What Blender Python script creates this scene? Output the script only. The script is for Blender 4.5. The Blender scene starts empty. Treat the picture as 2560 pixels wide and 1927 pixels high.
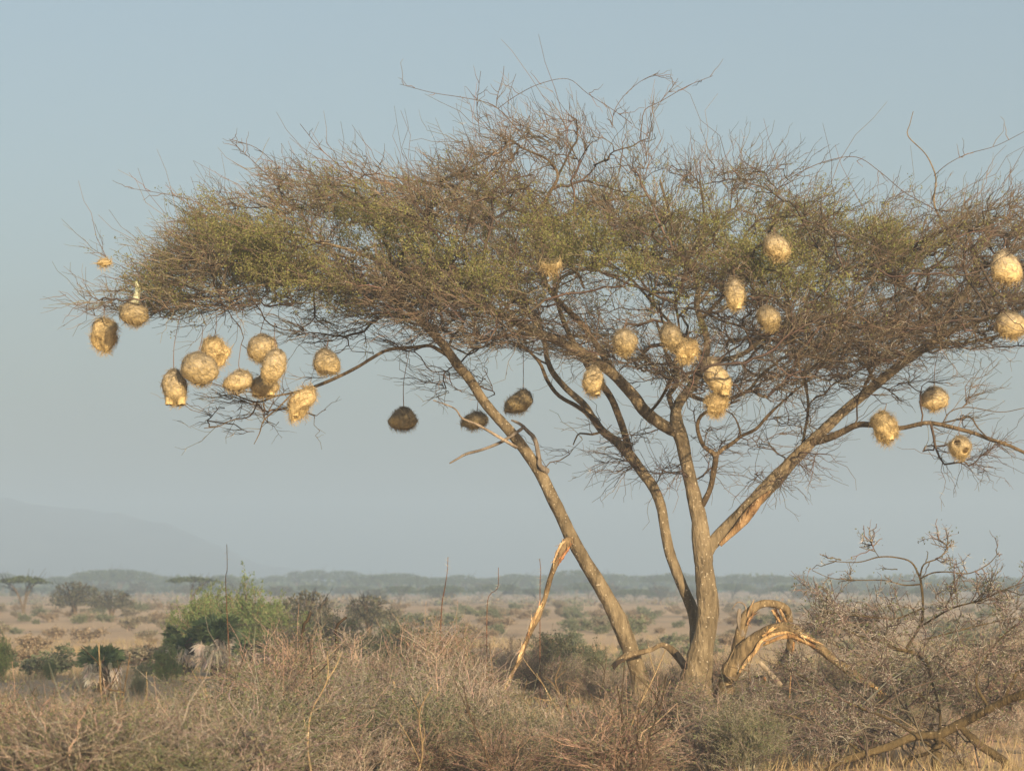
import bpy, math
import numpy as np
from mathutils import Vector
# ------------------------------------------------------------------ camera, light, exposure
sc = bpy.context.scene
COL = sc.collection
F = 7500.0                      # focal length in pixels of the 2560 px wide photograph
CAMZ = 1.6
PITCH = math.atan((1458 - 963.5) / F)
cam_d = bpy.data.cameras.new("camera")
cam = bpy.data.objects.new("camera", cam_d); COL.objects.link(cam)
cam.location = (0, 0, CAMZ); cam.rotation_euler = (math.pi / 2 + PITCH, 0, 0)
cam_d.sensor_width = 36; cam_d.lens = F / 2560 * 36
cam_d.clip_start = 0.1; cam_d.clip_end = 20000
cam_d.dof.use_dof = True; cam_d.dof.focus_distance = 29.0; cam_d.dof.aperture_fstop = 4.2
sc.camera = cam
SUN_EL, SUN_AZ = math.radians(15), math.radians(20)      # behind the camera, a little to its right
w = bpy.data.worlds.new("World"); sc.world = w; w.use_nodes = True
nt = w.node_tree
sky = nt.nodes.new("ShaderNodeTexSky"); sky.sky_type = 'NISHITA'; sky.sun_disc = False
sky.sun_elevation = SUN_EL; sky.sun_rotation = math.radians(180) - SUN_AZ
sky.air_density = 1.0; sky.dust_density = 3.0; sky.ozone_density = 2.0
nt.nodes["Background"].inputs[1].default_value = 0.083
hs = nt.nodes.new("ShaderNodeHueSaturation"); hs.inputs["Saturation"].default_value = .72; hs.inputs["Hue"].default_value = .488
nt.links.new(sky.outputs[0], hs.inputs["Color"]); nt.links.new(hs.outputs[0], nt.nodes["Background"].inputs[0])
sun_d = bpy.data.lights.new("sun", 'SUN'); sun_d.energy = 4.8; sun_d.angle = math.radians(0.6)
sun_d.color = (1.0, 0.80, 0.53)
sun = bpy.data.objects.new("sun", sun_d); COL.objects.link(sun)
sv = Vector((math.sin(SUN_AZ) * math.cos(SUN_EL), -math.cos(SUN_AZ) * math.cos(SUN_EL), math.sin(SUN_EL)))
sun.rotation_euler = sv.to_track_quat('Z', 'Y').to_euler()
sc.view_settings.view_transform = 'Standard'; sc.view_settings.look = 'None'
sc.view_settings.exposure = 0.62; sc.view_settings.gamma = 1.0
sc.cycles.volume_bounces = 1; sc.cycles.max_bounces = 6; sc.cycles.transparent_max_bounces = 8
sc.cycles.diffuse_bounces = 3
HAZE_DENSITY = 0.0016
rng = np.random.default_rng(7)
# ------------------------------------------------------------------ helpers
cp, sp = math.cos(PITCH), math.sin(PITCH)
def P(x, y, d=30.0):
    """point at ground distance d seen at photo pixel x, y"""
    x = np.asarray(x, float); y = np.asarray(y, float); d = np.asarray(d, float)
    a, b = (x - 1280) / F, (963.5 - y) / F
    Y, Z = cp - sp * b, sp + cp * b
    return np.stack(np.broadcast_arrays(a / Y * d, d, CAMZ + Z / Y * d), -1)
def unit(v): return v / np.maximum(np.linalg.norm(v, axis=-1, keepdims=True), 1e-9)
class MB:
    def __init__(s): s.v = []; s.q = []; s.t = []; s.c = []; s.n = 0
    def add(s, v, q=None, t=None, c=(1, 1, 1)):
        v = np.asarray(v, float).reshape(-1, 3); c = np.asarray(c, float)
        if c.ndim == 1: c = np.tile(c, (len(v), 1))
        s.v.append(v); s.c.append(c)
        if q is not None: s.q.append(np.asarray(q, int).reshape(-1, 4) + s.n)
        if t is not None: s.t.append(np.asarray(t, int).reshape(-1, 3) + s.n)
        s.n += len(v)
    def mesh(s, name, mat, smooth=True):
        v = np.concatenate(s.v); c = np.concatenate(s.c)
        q = np.concatenate(s.q) if s.q else np.zeros((0, 4), int)
        t = np.concatenate(s.t) if s.t else np.zeros((0, 3), int)
        me = bpy.data.meshes.new(name)
        me.vertices.add(len(v)); me.vertices.foreach_set("co", v.astype(np.float32).ravel())
        nl = len(q) * 4 + len(t) * 3
        me.loops.add(nl); me.loops.foreach_set("vertex_index", np.concatenate([q.ravel(), t.ravel()]).astype(np.int32))
        me.polygons.add(len(q) + len(t))
        me.polygons.foreach_set("loop_start", np.concatenate([np.arange(len(q)) * 4, len(q) * 4 + np.arange(len(t)) * 3]).astype(np.int32))
        me.polygons.foreach_set("use_smooth", np.full(len(q) + len(t), smooth))
        a = me.color_attributes.new("tint", 'FLOAT_COLOR', 'POINT')
        a.data.foreach_set("color", np.concatenate([c, np.ones((len(c), 1))], 1).astype(np.float32).ravel())
        me.update(calc_edges=True); me.materials.append(mat)
        return me
    def build(s, name, mat, parent=None, smooth=True, loc=None):
        o = bpy.data.objects.new(name, s.mesh(name, mat, smooth)); COL.objects.link(o)
        if parent: o.parent = parent
        if loc is not None: o.location = loc
        return o
def tag(o, label=None, cat=None, group=None, kind=None):
    for k, v in (("label", label), ("category", cat), ("group", group), ("kind", kind)):
        if v: o[k] = v
    return o
def thing(name, label, cat, loc=(0, 0, 0), group=None, rz=0, s=1):
    o = bpy.data.objects.new(name, None); COL.objects.link(o); o.empty_display_size = 0.1
    o.location = tuple(float(a) for a in loc); o.rotation_euler = (0, 0, rz); o.scale = (s, s, s) if np.isscalar(s) else s
    return tag(o, label, cat, group)
def copy_tree(o, parent=None):
    c = o.copy(); COL.objects.link(c); c.parent = parent
    for ch in list(o.children): copy_tree(ch, c)
    return c
def frames(p, wig=None):
    t = unit(np.gradient(p, axis=-2))
    ax = unit(p[..., -1:, :] - p[..., :1, :])
    ref = np.where(np.abs(ax[..., 2:3]) < 0.8, np.array([0, 0, 1.0]), np.array([0, 1.0, 0]))
    u = unit(np.cross(t, np.broadcast_to(ref, t.shape))); return t, u, np.cross(t, u)
def tubes(mb, p, r, sides=3, c=(1, 1, 1), cap=False):
    """p (N,K,3) polylines, r (N,K) radii, c (N,3) or (3,)"""
    p = np.asarray(p, float); r = np.asarray(r, float)
    if p.ndim == 2: p = p[None]; r = r[None]
    N, K, _ = p.shape
    if N == 0: return
    t, u, v = frames(p)
    a = np.arange(sides) * 2 * math.pi / sides
    ring = p[:, :, None] + r[:, :, None, None] * (np.cos(a)[:, None] * u[:, :, None] + np.sin(a)[:, None] * v[:, :, None])
    base = (np.arange(N) * K * sides)[:, None, None]
    k = np.arange(K - 1)[None, :, None] * sides; j = np.arange(sides)[None, None, :]; j2 = (j + 1) % sides
    q = np.stack([base + k + j, base + k + j2, base + k + sides + j2, base + k + sides + j], -1)
    c = np.asarray(c, float)
    if c.ndim == 2: c = np.repeat(c, K * sides, 0)
    mb.add(ring, q.reshape(-1, 4), c=c)
def resample(pts, rad, step):
    pts = np.asarray(pts, float); rad = np.asarray(rad, float); out = []; ro = []
    e = np.vstack([2 * pts[0] - pts[1], pts, 2 * pts[-1] - pts[-2]])
    for i in range(len(pts) - 1):
        a, b, c_, d = e[i:i + 4]; n = max(2, int(np.linalg.norm(c_ - b) / step)); s = (np.arange(n) / n)[:, None]
        out.append(0.5 * (2 * b + (c_ - a) * s + (2 * a - 5 * b + 4 * c_ - d) * s ** 2 + (3 * b - a - 3 * c_ + d) * s ** 3))
        ro.append(rad[i] + (rad[i + 1] - rad[i]) * s[:, 0])
    return np.vstack(out + [pts[-1:]]), np.concatenate(ro + [rad[-1:]])
def snoise(x, seed, octs=3):
    """cheap 1-d wobble"""
    r_ = np.random.default_rng(seed); o = np.zeros_like(x)
    for k in range(octs):
        o += np.sin(x * (2 ** k) * r_.uniform(.8, 1.3) + r_.uniform(0, 6.28)) / (1.6 ** k)
    return o / 2
def thick(mb, pts, rad, sides=16, step=0.035, rough=0.07, c=(1, 1, 1), seed=0, capend=False):
    """a limb with lumpy bark relief along a smooth path"""
    p, r = resample(pts, rad, step); K = len(p)
    t, u, v = frames(p[None]); t, u, v = t[0], u[0], v[0]
    s = np.concatenate([[0], np.cumsum(np.linalg.norm(np.diff(p, axis=0), axis=1))])
    a = np.arange(sides) * 2 * math.pi / sides
    S, A = np.meshgrid(s, a, indexing='ij')
    rr = r[:, None] * (1 + rough * (snoise(S * 9 + 1.5 * np.sin(A + seed), seed) + .6 * np.sin(3 * A + 4 * snoise(S * 2, seed + 5)) + .5 * snoise(S * 31 + 7 * np.cos(A * 2 + seed), seed + 9)))
    ring = p[:, None] + rr[..., None] * (np.cos(a)[:, None] * u[:, None] + np.sin(a)[:, None] * v[:, None])
    k = np.arange(K - 1)[:, None] * sides; j = np.arange(sides)[None]; j2 = (j + 1) % sides
    mb.add(ring, np.stack([k + j, k + j2, k + sides + j2, k + sides + j], -1), c=c)
    n0 = mb.n - K * sides
    mb.add(p[-1:] + t[-1:] * r[-1] * .3, c=c); tip = mb.n - 1
    e = n0 + (K - 1) * sides + np.arange(sides)
    mb.t.append(np.stack([e, np.roll(e, -1), np.full(sides, tip)], -1))
    return p, r
def grow(par, n, L, spread=.8, up=.15, out=0., cen=None, K=5, lo=.15, hi=1., curl=.3, zs=1., R=None, gravity=0.):
    """n children on random places along parent polylines par (N,K0,3)"""
    R = R or rng
    N, K0, _ = par.shape
    i = R.integers(0, N, n); s = R.uniform(lo, hi, n) * (K0 - 1); k = np.minimum(s.astype(int), K0 - 2); f = (s - k)[:, None]
    a, b = par[i, k], par[i, k + 1]; p0 = a + (b - a) * f; t = unit(b - a)
    rd = unit(R.normal(size=(n, 3)) * np.array([1, 1, zs]))
    d = t * (1 - .5 * spread) + rd * spread + np.array([0, 0, up])
    if cen is not None:
        o = p0 - cen; o[:, 2] *= .2; d = d + out * unit(o)
    d = unit(d); bend = unit(R.normal(size=(n, 3))) * curl + np.array([0, 0, up * .6 - gravity])
    ln = L * R.uniform(.45, 1.25, n)
    q = np.linspace(0, 1, K)[None, :, None]
    p = p0[:, None] + ln[:, None, None] * (d[:, None] * q + bend[:, None] * q * q * .5)
    kink = R.normal(size=(n, K, 3)) * (ln * .035)[:, None, None]; kink[:, 0] = 0
    return p + kink
def leafquads(mb, cen, size, c, asp=1.8, R=None):
    R = R or rng
    n = len(cen); a = unit(R.normal(size=(n, 3))); b = unit(np.cross(a, R.normal(size=(n, 3))))
    s = (np.asarray(size) * R.uniform(.6, 1.3, n))[:, None]
    v = np.stack([cen - a * s * asp, cen + b * s, cen + a * s * asp, cen - b * s], 1)
    mb.add(v, np.arange(n * 4).reshape(-1, 4), c=np.repeat(c, 4, 0) if np.ndim(c) == 2 else c)
def tintvar(n, base, var=.15, R=None):
    R = R or rng
    return np.asarray(base) * (1 + R.normal(size=(n, 1)) * var) * (1 + R.normal(size=(n, 3)) * var * .25)
# ------------------------------------------------------------------ materials
def nodes(name):
    m = bpy.data.materials.new(name); m.use_nodes = True; t = m.node_tree
    return m, t, t.nodes["Principled BSDF"]
def plantmat(name, rough=.75, scale=3., amt=.25, bump=0., transl=0.):
    m, t, b = nodes(name); N = t.nodes; L = t.links
    at = N.new("ShaderNodeAttribute"); at.attribute_name = "tint"
    tc = N.new("ShaderNodeTexCoord"); no = N.new("ShaderNodeTexNoise"); no.inputs["Scale"].default_value = scale; no.inputs["Detail"].default_value = 4
    L.new(tc.outputs["Object"], no.inputs["Vector"])
    mr = N.new("ShaderNodeMapRange"); mr.inputs[1].default_value = .3; mr.inputs[2].default_value = .7; mr.inputs[3].default_value = 1 - amt; mr.inputs[4].default_value = 1 + amt
    L.new(no.outputs["Fac"], mr.inputs[0])
    mx = N.new("ShaderNodeVectorMath"); mx.operation = 'SCALE'; L.new(at.outputs["Color"], mx.inputs[0]); L.new(mr.outputs[0], mx.inputs["Scale"])
    L.new(mx.outputs[0], b.inputs["Base Color"]); b.inputs["Roughness"].default_value = rough
    b.inputs["Specular IOR Level"].default_value = .25
    if transl:
        tr = N.new("ShaderNodeBsdfTranslucent"); L.new(mx.outputs[0], tr.inputs["Color"]); ms = N.new("ShaderNodeMixShader"); ms.inputs[0].default_value = transl
        L.new(b.outputs[0], ms.inputs[1]); L.new(tr.outputs[0], ms.inputs[2]); L.new(ms.outputs[0], N["Material Output"].inputs[0])
    if bump:
        n2 = N.new("ShaderNodeTexNoise"); n2.inputs["Scale"].default_value = bump; L.new(tc.outputs["Object"], n2.inputs["Vector"])
        bp = N.new("ShaderNodeBump"); bp.inputs["Strength"].default_value = .6; bp.inputs["Distance"].default_value = .01
        L.new(n2.outputs["Fac"], bp.inputs["Height"]); L.new(bp.outputs[0], b.inputs["Normal"])
    return m
def barkmat(name, dark, mid, light, speck=(.5, .42, .3), sp=.72):
    m, t, b = nodes(name); N = t.nodes; L = t.links
    tc = N.new("ShaderNodeTexCoord"); mp = N.new("ShaderNodeMapping"); mp.inputs["Scale"].default_value = (1, 1, .35)
    L.new(tc.outputs["Object"], mp.inputs[0])
    n1 = N.new("ShaderNodeTexNoise"); n1.inputs["Scale"].default_value = 9; n1.inputs["Detail"].default_value = 8; n1.inputs["Roughness"].default_value = .65; L.new(mp.outputs[0], n1.inputs["Vector"])
    r = N.new("ShaderNodeValToRGB"); e = r.color_ramp.elements; e[0].position = .36; e[0].color = (*dark, 1); e[1].position = .66; e[1].color = (*light, 1)
    x = e.new(.5); x.color = (*mid, 1); L.new(n1.outputs["Fac"], r.inputs[0])
    n2 = N.new("ShaderNodeTexNoise"); n2.inputs["Scale"].default_value = 38; n2.inputs["Detail"].default_value = 2; L.new(tc.outputs["Object"], n2.inputs["Vector"])
    mr = N.new("ShaderNodeMapRange"); mr.inputs[1].default_value = sp; mr.inputs[2].default_value = sp + .04; L.new(n2.outputs["Fac"], mr.inputs[0])
    mx = N.new("ShaderNodeMix"); mx.data_type = 'RGBA'; L.new(mr.outputs[0], mx.inputs["Factor"]); L.new(r.outputs[0], mx.inputs["A"]); mx.inputs["B"].default_value = (*speck, 1)
    at = N.new("ShaderNodeAttribute"); at.attribute_name = "tint"
    mu = N.new("ShaderNodeVectorMath"); mu.operation = 'MULTIPLY'; L.new(mx.outputs["Result"], mu.inputs[0]); L.new(at.outputs["Color"], mu.inputs[1])
    L.new(mu.outputs[0], b.inputs["Base Color"])
    b.inputs["Roughness"].default_value = .85; b.inputs["Specular IOR Level"].default_value = .2
    n3 = N.new("ShaderNodeTexNoise"); n3.inputs["Scale"].default_value = 30; n3.inputs["Detail"].default_value = 6; L.new(mp.outputs[0], n3.inputs["Vector"])
    bp = N.new("ShaderNodeBump"); bp.inputs["Strength"].default_value = 1.0; bp.inputs["Distance"].default_value = .035
    L.new(n3.outputs["Fac"], bp.inputs["Height"]); L.new(bp.outputs[0], b.inputs["Normal"])
    return m
M_bark = barkmat("acacia_bark", (.11, .082, .046), (.20, .152, .088), (.29, .225, .135), sp=.66)
M_grey = barkmat("dead_grey_wood", (.17, .14, .11), (.27, .23, .18), (.36, .31, .25), sp=.9)
M_torn = barkmat("torn_sapwood", (.15, .09, .045), (.44, .30, .16), (.62, .47, .29), (.72, .6, .42), .66)
M_twig = plantmat("twig_bark", .85, 2.5, .3)
M_leaf = plantmat("acacia_leaf", .6, 3., .25, transl=.3)
M_thorn = plantmat("thorn", .4, 3., .1)
M_straw = plantmat("woven_straw", .7, 22., .24, bump=140.)
M_strawf = plantmat("loose_straw", .6, 10., .15, transl=.15)
TW = (.13, .088, .066)
# ------------------------------------------------------------------ ground and hill
def gz(x, y):
    """terrain height"""
    x = np.asarray(x, float); y = np.asarray(y, float)
    far = np.clip((y - 60) / 200, 0, 1)
    return (.06 * np.sin(x * .6 + y * .21) + .05 * np.sin(x * .23 - y * .37 + 2) + .25 * np.exp(-((x - 1.5) ** 2 / 14 + (y - 30) ** 2 / 18))
            + far * (.25 * np.sin(x * .021 + y * .013) + .2 * np.sin(x * .043 - y * .031 + 1))) * 1.0
def grid_ground():
    ys = np.concatenate([np.linspace(-60, 10, 8), np.linspace(12, 80, 100), np.geomspace(82, 1600, 110)])
    U = np.linspace(-1, 1, 161); U = np.sign(U) * np.abs(U) ** 1.6
    X = U[None] * (110 + np.abs(ys)[:, None] * .85); Y = np.repeat(ys[:, None], 161, 1)
    v = np.stack([X, Y, gz(X, Y)], -1); n, k = v.shape[:2]
    i = np.arange(n - 1)[:, None] * k + np.arange(k - 1)[None]
    mb = MB(); mb.add(v, np.stack([i, i + 1, i + k + 1, i + k], -1)); return mb
m, t, b = nodes("sandy_soil"); N = t.nodes; L = t.links
tc = N.new("ShaderNodeTexCoord"); n1 = N.new("ShaderNodeTexNoise"); n1.inputs["Scale"].default_value = .09; n1.inputs["Detail"].default_value = 9; n1.inputs["Roughness"].default_value = .62
L.new(tc.outputs["Object"], n1.inputs["Vector"]); r = N.new("ShaderNodeValToRGB"); e = r.color_ramp.elements
e[0].position = .34; e[0].color = (.34, .245, .15, 1); e[1].position = .66; e[1].color = (.64, .45, .26, 1); x = e.new(.48); x.color = (.52, .36, .21, 1)
L.new(n1.outputs["Fac"], r.inputs[0]); L.new(r.outputs[0], b.inputs["Base Color"]); b.inputs["Roughness"].default_value = .95
n3 = N.new("ShaderNodeTexNoise"); n3.inputs["Scale"].default_value = 6; n3.inputs["Detail"].default_value = 8; L.new(tc.outputs["Object"], n3.inputs["Vector"])
bp = N.new("ShaderNodeBump"); bp.inputs["Strength"].default_value = .6; bp.inputs["Distance"].default_value = .08; L.new(n3.outputs["Fac"], bp.inputs["Height"]); L.new(bp.outputs[0], b.inputs["Normal"])
M_soil = m
g = grid_ground().build("ground", M_soil); tag(g, "sandy tan plain stretching to the horizon", "ground", kind="structure")
# far hill, lost in haze
xs = np.linspace(-620, 40, 90); yy = np.linspace(-1, 1, 24)
ridge = np.interp(xs, [-620, -420, -300, -215, -190, -150, -110, -60, -20, 40], [4, 26, 36, 40, 37, 26, 12, 3, 1, 0]) + snoise(xs * .11, 3) * 1.6
H = ridge[:, None] * (1 - np.abs(yy[None]) ** 1.6) * (1 + .08 * np.sin(xs[:, None] * .07 + yy[None] * 5))
v = np.stack([np.repeat(xs[:, None], 24, 1), 1330 + yy[None] * 190 + 0 * xs[:, None], H - 1.0], -1)
i = np.arange(89)[:, None] * 24 + np.arange(23)[None]
mb = MB(); mb.add(v, np.stack([i, i + 24, i + 25, i + 1], -1), c=(.075, .08, .085))
hm = plantmat("hill_scrub", .95, .05, .3)
tag(mb.build("hill", hm), "long low hill fading into haze on the far left", "hill", kind="structure")
# ------------------------------------------------------------------ the acacia
D0 = 30.0
# name: list of (x, y, width_px, depth offset)
LIMBS = {
 'A': [(1612,1790,70,.0),(1600,1700,50,-.02),(1588,1655,44,-.05),(1566,1595,46,-.08),(1545,1548,48,-.1),(1522,1500,42,-.12),(1493,1452,40,-.15),(1460,1400,37,-.2),(1429,1342,37,-.25),(1403,1290,34,-.3),(1383,1250,35,-.35),(1352,1185,33,-.4),(1331,1151,31,-.45),(1273,1076,30,-.55),(1235,1035,27,-.6),(1204,995,27,-.65),(1172,945,26,-.7),(1146,914,27,-.75),(1110,865,23,-.8),(1070,820,23,-.9),(1036,787,22,-.95),(1003,752,20,-1.0),(950,732,17,-1.1),(891,715,14,-1.2),(810,712,10,-1.3),(730,700,7,-1.4),(640,715,5,-1.45),(520,730,4,-1.5)],
 'A2': [(1144,912,18,-.75),(1118,888,12,-.75),(1098,876,11,-.78),(1075,864,10,-.8),(1040,868,10,-.85),(973,874,9,-.9),(930,895,9,-.95),(900,914,9,-.95),(860,935,9,-.9),(814,956,9,-.85),(770,972,8,-.8),(732,982,7,-.75),(690,990,5,-.7),(645,1005,5,-.65),(600,992,4,-.6),(560,968,3,-.6),(510,952,3,-.6)],
 'A2b': [(645,1003,4,-.65),(625,1040,4,-.6),(580,1050,3,-.55),(545,1066,3,-.5),(510,1070,2,-.5)],
 'A2c': [(732,982,5,-.75),(690,1025,4,-.8),(660,1050,4,-.8),(648,1085,3,-.85),(635,1110,2,-.9)],
 'A3': [(1003,752,14,-1.0),(998,715,11,-1.0),(990,680,10,-.95),(975,640,9,-.9),(960,600,8,-.9),(930,560,6,-.9)],
 'C': [(1748,1680,52,.12),(1742,1620,38,.2),(1737,1560,31,.3),(1728,1515,31,.3),(1702,1456,29,.3),(1686,1415,29,.3),(1673,1378,28,.32),(1661,1317,28,.35),(1651,1260,27,.38),(1632,1215,28,.4),(1604,1177,29,.45),(1572,1136,30,.5),(1541,1104,23,.55),(1506,1076,22,.6),(1480,1041,20,.65),(1458,1009,18,.7),(1413,968,17,.75),(1380,928,16,.8),(1366,890,14,.85),(1362,855,13,.9),(1340,810,12,1.),(1300,760,11,1.1),(1230,700,9,1.3),(1150,640,7,1.5),(1050,590,5,1.7)],
 'C2': [(1578,1145,22,.5),(1564,1090,19,.5),(1547,1041,19,.5),(1531,1000,19,.5),(1508,965,18,.55),(1478,930,17,.6),(1450,880,15,.7),(1420,830,13,.8),(1398,770,12,.9),(1385,700,10,1.),(1390,620,8,1.2),(1370,560,6,1.3)],
 'C3': [(1512,1082,13,.6),(1485,1050,12,.5),(1445,1017,12,.45),(1410,998,11,.4),(1388,980,11,.35),(1365,945,10,.3),(1354,915,9,.3),(1335,890,8,.3),(1307,866,6,.3),(1270,850,4,.2)],
 'C4': [(1506,1078,8,.6),(1480,1086,6,.55),(1450,1083,5,.5),(1440,1095,4,.5),(1433,1112,3,.5)],
 'D': [(1728,1800,150,0),(1734,1740,110,0),(1742,1690,88,0),(1750,1650,72,0),(1760,1600,62,0),(1768,1550,59,0),(1770,1500,59,0),(1764,1450,56,0),(1760,1411,50,0),(1757,1370,54,0),(1752,1332,50,0),(1747,1295,44,0),(1740,1263,42,0),(1727,1206,37,-.02),(1715,1152,35,-.04),(1707,1110,37,-.05),(1696,1075,41,-.05),(1690,1050,36,-.02),(1689,1029,30,0),(1697,1008,27,.05),(1714,985,26,.1),(1732,960,24,.15),(1747,930,23,.2),(1762,895,21,.25),(1768,860,19,.3),(1763,830,18,.32),(1752,800,17,.35),(1742,764,16,.35),(1746,720,15,.35),(1738,690,12,.3),(1715,640,11,.2),(1690,580,9,.1),(1670,520,8,0.),(1650,450,6,0)],
 'D1': [(1700,1080,38,-.05),(1672,1070,35,-.1),(1648,1057,34,-.15),(1610,1025,33,-.25),(1583,988,31,-.3),(1560,962,30,-.35),(1535,937,29,-.4),(1503,912,28,-.5),(1470,891,26,-.6),(1430,870,25,-.65),(1388,850,25,-.7),(1347,835,24,-.75),(1307,815,22,-.8),(1266,793,22,-.9),(1209,771,20,-1.),(1170,758,19,-1.05),(1128,746,18,-1.1),(1071,718,17,-1.2),(1014,693,13,-1.3),(961,660,11,-1.4),(900,635,9,-1.5),(840,615,8,-1.6),(720,590,6,-1.7),(600,570,4,-1.8)],
 'D1b': [(1545,945,18,-.4),(1502,880,16,-.3),(1470,828,16,-.2),(1429,785,15,-.1),(1388,744,14,0.),(1360,700,13,.1),(1345,650,11,.1),(1340,600,15,.1),(1344,560,15,.1),(1355,520,12,.1),(1372,485,10,.1),(1395,440,8,.1),(1370,400,7,.1),(1310,372,6,.1),(1270,345,5,.1)],
 'D1c': [(1344,568,12,.1),(1325,535,10,0.),(1300,528,9,-.1),(1240,500,8,-.2),(1190,480,7,-.3),(1130,470,6,-.4),(1050,455,5,-.5),(960,440,4,-.6)],
 'D1d': [(1352,560,10,.1),(1400,545,8,.2),(1460,515,7,.3),(1530,500,6,.4),(1620,490,5,.5)],
 'D1e': [(1388,744,10,0.),(1400,700,9,-.2),(1440,680,8,-.4),(1460,720,7,-.5)],
 'D2b': [(1689,1035,18,.0),(1678,1010,15,.05),(1673,985,15,.1),(1690,962,14,.15),(1694,925,10,.2),(1668,890,9,.3),(1655,850,8,.4),(1640,800,7,.5)],
 'D2c': [(1755,915,15,.2),(1785,905,14,.2),(1815,898,14,.2),(1850,888,13,.2),(1872,876,13,.2),(1897,855,12,.2),(1924,836,12,.2),(1955,822,11,.2),(1985,813,10,.2),(2067,793,8,.2),(2148,765,6,.2),(2230,745,4,.2)],
 'D2d': [(1720,985,14,.1),(1760,1000,11,.2),(1819,998,10,.3),(1855,985,10,.4),(1880,968,9,.4),(1896,945,8,.4),(1937,910,8,.4),(1969,891,7,.4),(2030,892,5,.5),(2100,905,3,.5)],
 'D2e': [(1752,800,12,.35),(1790,760,10,.3),(1850,700,9,.2),(1900,650,8,.1),(1930,560,7,0.),(1960,500,5,0.)],
 'D2f': [(1742,764,10,.35),(1800,690,9,.6),(1830,640,8,.8),(1790,600,7,1.),(1760,560,6,1.1),(1700,540,5,1.2)],
 'D3': [(1740,690,9,.3),(1700,660,8,-.1),(1640,640,7,-.5),(1560,610,6,-.9),(1480,600,5,-1.2)],
 'E': [(1756,1262,18,-.02),(1772,1231,15,-.1),(1780,1205,15,-.12),(1784,1178,17,-.15),(1789,1142,17,-.2),(1776,1128,13,-.2),(1759,1115,11,-.2),(1748,1090,11,-.25),(1743,1063,11,-.3),(1752,1040,10,-.3),(1775,1025,8,-.35),(1810,1015,5,-.35),(1850,1000,4,-.35)],
 'E2': [(1789,1140,13,-.2),(1805,1124,12,-.2),(1835,1105,11,-.22),(1853,1090,9,-.25),(1889,1073,9,-.3),(1910,1050,9,-.3),(1927,1032,9,-.3),(1950,1010,6,-.3),(1990,975,5,-.3),(2026,948,4,-.3),(2070,895,3,-.3)],
 'E3': [(1853,1092,5,-.25),(1845,1060,5,-.2),(1830,1035,4,-.2),(1800,1020,3,-.2)],
 'G': [(1760,1395,36,0.),(1778,1362,34,.0),(1800,1338,38,.02),(1838,1300,40,.05),(1885,1253,41,.05),(1910,1227,42,.08),(1933,1203,42,.1),(1960,1175,38,.1),(1980,1152,36,.12),(2006,1127,34,.15),(2051,1082,29,.15),(2108,1029,27,.2),(2150,995,26,.2),(2189,962,26,.2),(2235,925,24,.2),(2270,897,23,.2),(2310,870,23,.2),(2340,848,25,.2),(2360,815,19,.2),(2374,777,17,.2),(2395,755,15,.15),(2413,732,14,.15),(2430,705,13,.1),(2445,676,13,.1),(2432,640,9,.1),(2425,622,8,.1),(2405,605,8,.05),(2384,590,8,.05),(2365,565,7,0.),(2348,542,6,0.),(2335,505,5,0.),(2340,450,4,0.),(2330,415,4,0.),(2311,382,3,0.),(2270,340,3,0.),(2275,310,2,0.),(2283,279,2,0.)],
 'Gb': [(2345,848,18,.2),(2368,832,15,.15),(2392,822,14,.1),(2420,812,13,.05),(2453,800,13,0),(2505,785,12,-.1),(2560,769,10,-.2),(2700,725,7,-.3),(2800,700,4,-.3)],
 'Gc': [(2345,856,14,.2),(2392,860,10,.4),(2453,850,8,.5),(2514,834,7,.6),(2620,810,6,.7),(2720,800,3,.7)],
 'Gd': [(2445,676,11,.1),(2470,664,10,-.1),(2494,650,9,-.2),(2530,635,8,-.3),(2560,614,7,-.4),(2700,550,4,-.5)],
 'Ge': [(2158,985,12,.2),(2165,956,9,.15),(2178,935,8,.1),(2189,915,7,.1),(2230,887,7,0.),(2262,874,6,0.),(2320,850,3,0.)],
 'Gf': [(2345,850,11,.2),(2330,790,9,.5),(2290,740,8,.8),(2220,680,7,1.1),(2140,640,6,1.4)],
 'Gg': [(2355,820,11,.2),(2330,770,9,-.2),(2270,720,7,-.6),(2200,700,6,-1.),(2100,690,5,-1.4)],
 'H': [(2030,1105,24,.12),(2060,1098,22,.05),(2091,1086,20,0.),(2120,1072,18,-.05),(2148,1061,17,-.1),(2200,1064,15,-.15),(2250,1070,13,-.2),(2311,1057,12,-.3),(2340,1059,12,-.3),(2372,1066,12,-.35),(2433,1082,11,-.4),(2475,1098,11,-.45),(2514,1110,10,-.5),(2560,1131,9,-.55),(2680,1190,6,-.6)],
 'H2': [(2340,1061,5,-.3),(2380,1052,5,-.35),(2425,1043,5,-.4),(2445,1070,4,-.45),(2480,1100,3,-.5),(2530,1105,2,-.5)],
 'H3': [(2355,1062,4,-.3),(2375,1030,3,-.3),(2420,1018,3,-.3),(2500,1030,2,-.3),(2560,1020,2,-.3)],
 'I1': [(1620,1035,9,-.2),(1650,1000,8,-.6),(1680,940,8,-1.),(1700,860,7,-1.4),(1690,760,6,-1.8)],
 'I2': [(1760,890,10,.25),(1720,850,9,.8),(1650,780,8,1.4),(1580,700,7,1.9),(1500,640,5,2.3)],
 'I3': [(2000,1135,10,.1),(2010,1090,8,.5),(2020,1000,8,.9),(1990,900,7,1.4),(1930,780,6,1.9)],
 'I4': [(1300,815,9,-.8),(1260,760,8,-1.3),(1200,700,7,-1.8),(1120,660,5,-2.2)],
 'I5': [(2189,962,10,.2),(2150,880,8,-.3),(2100,800,7,-.9),(2050,740,6,-1.4),(1990,700,5,-1.8)],
 # whip-like shoots standing out of the top
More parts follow.
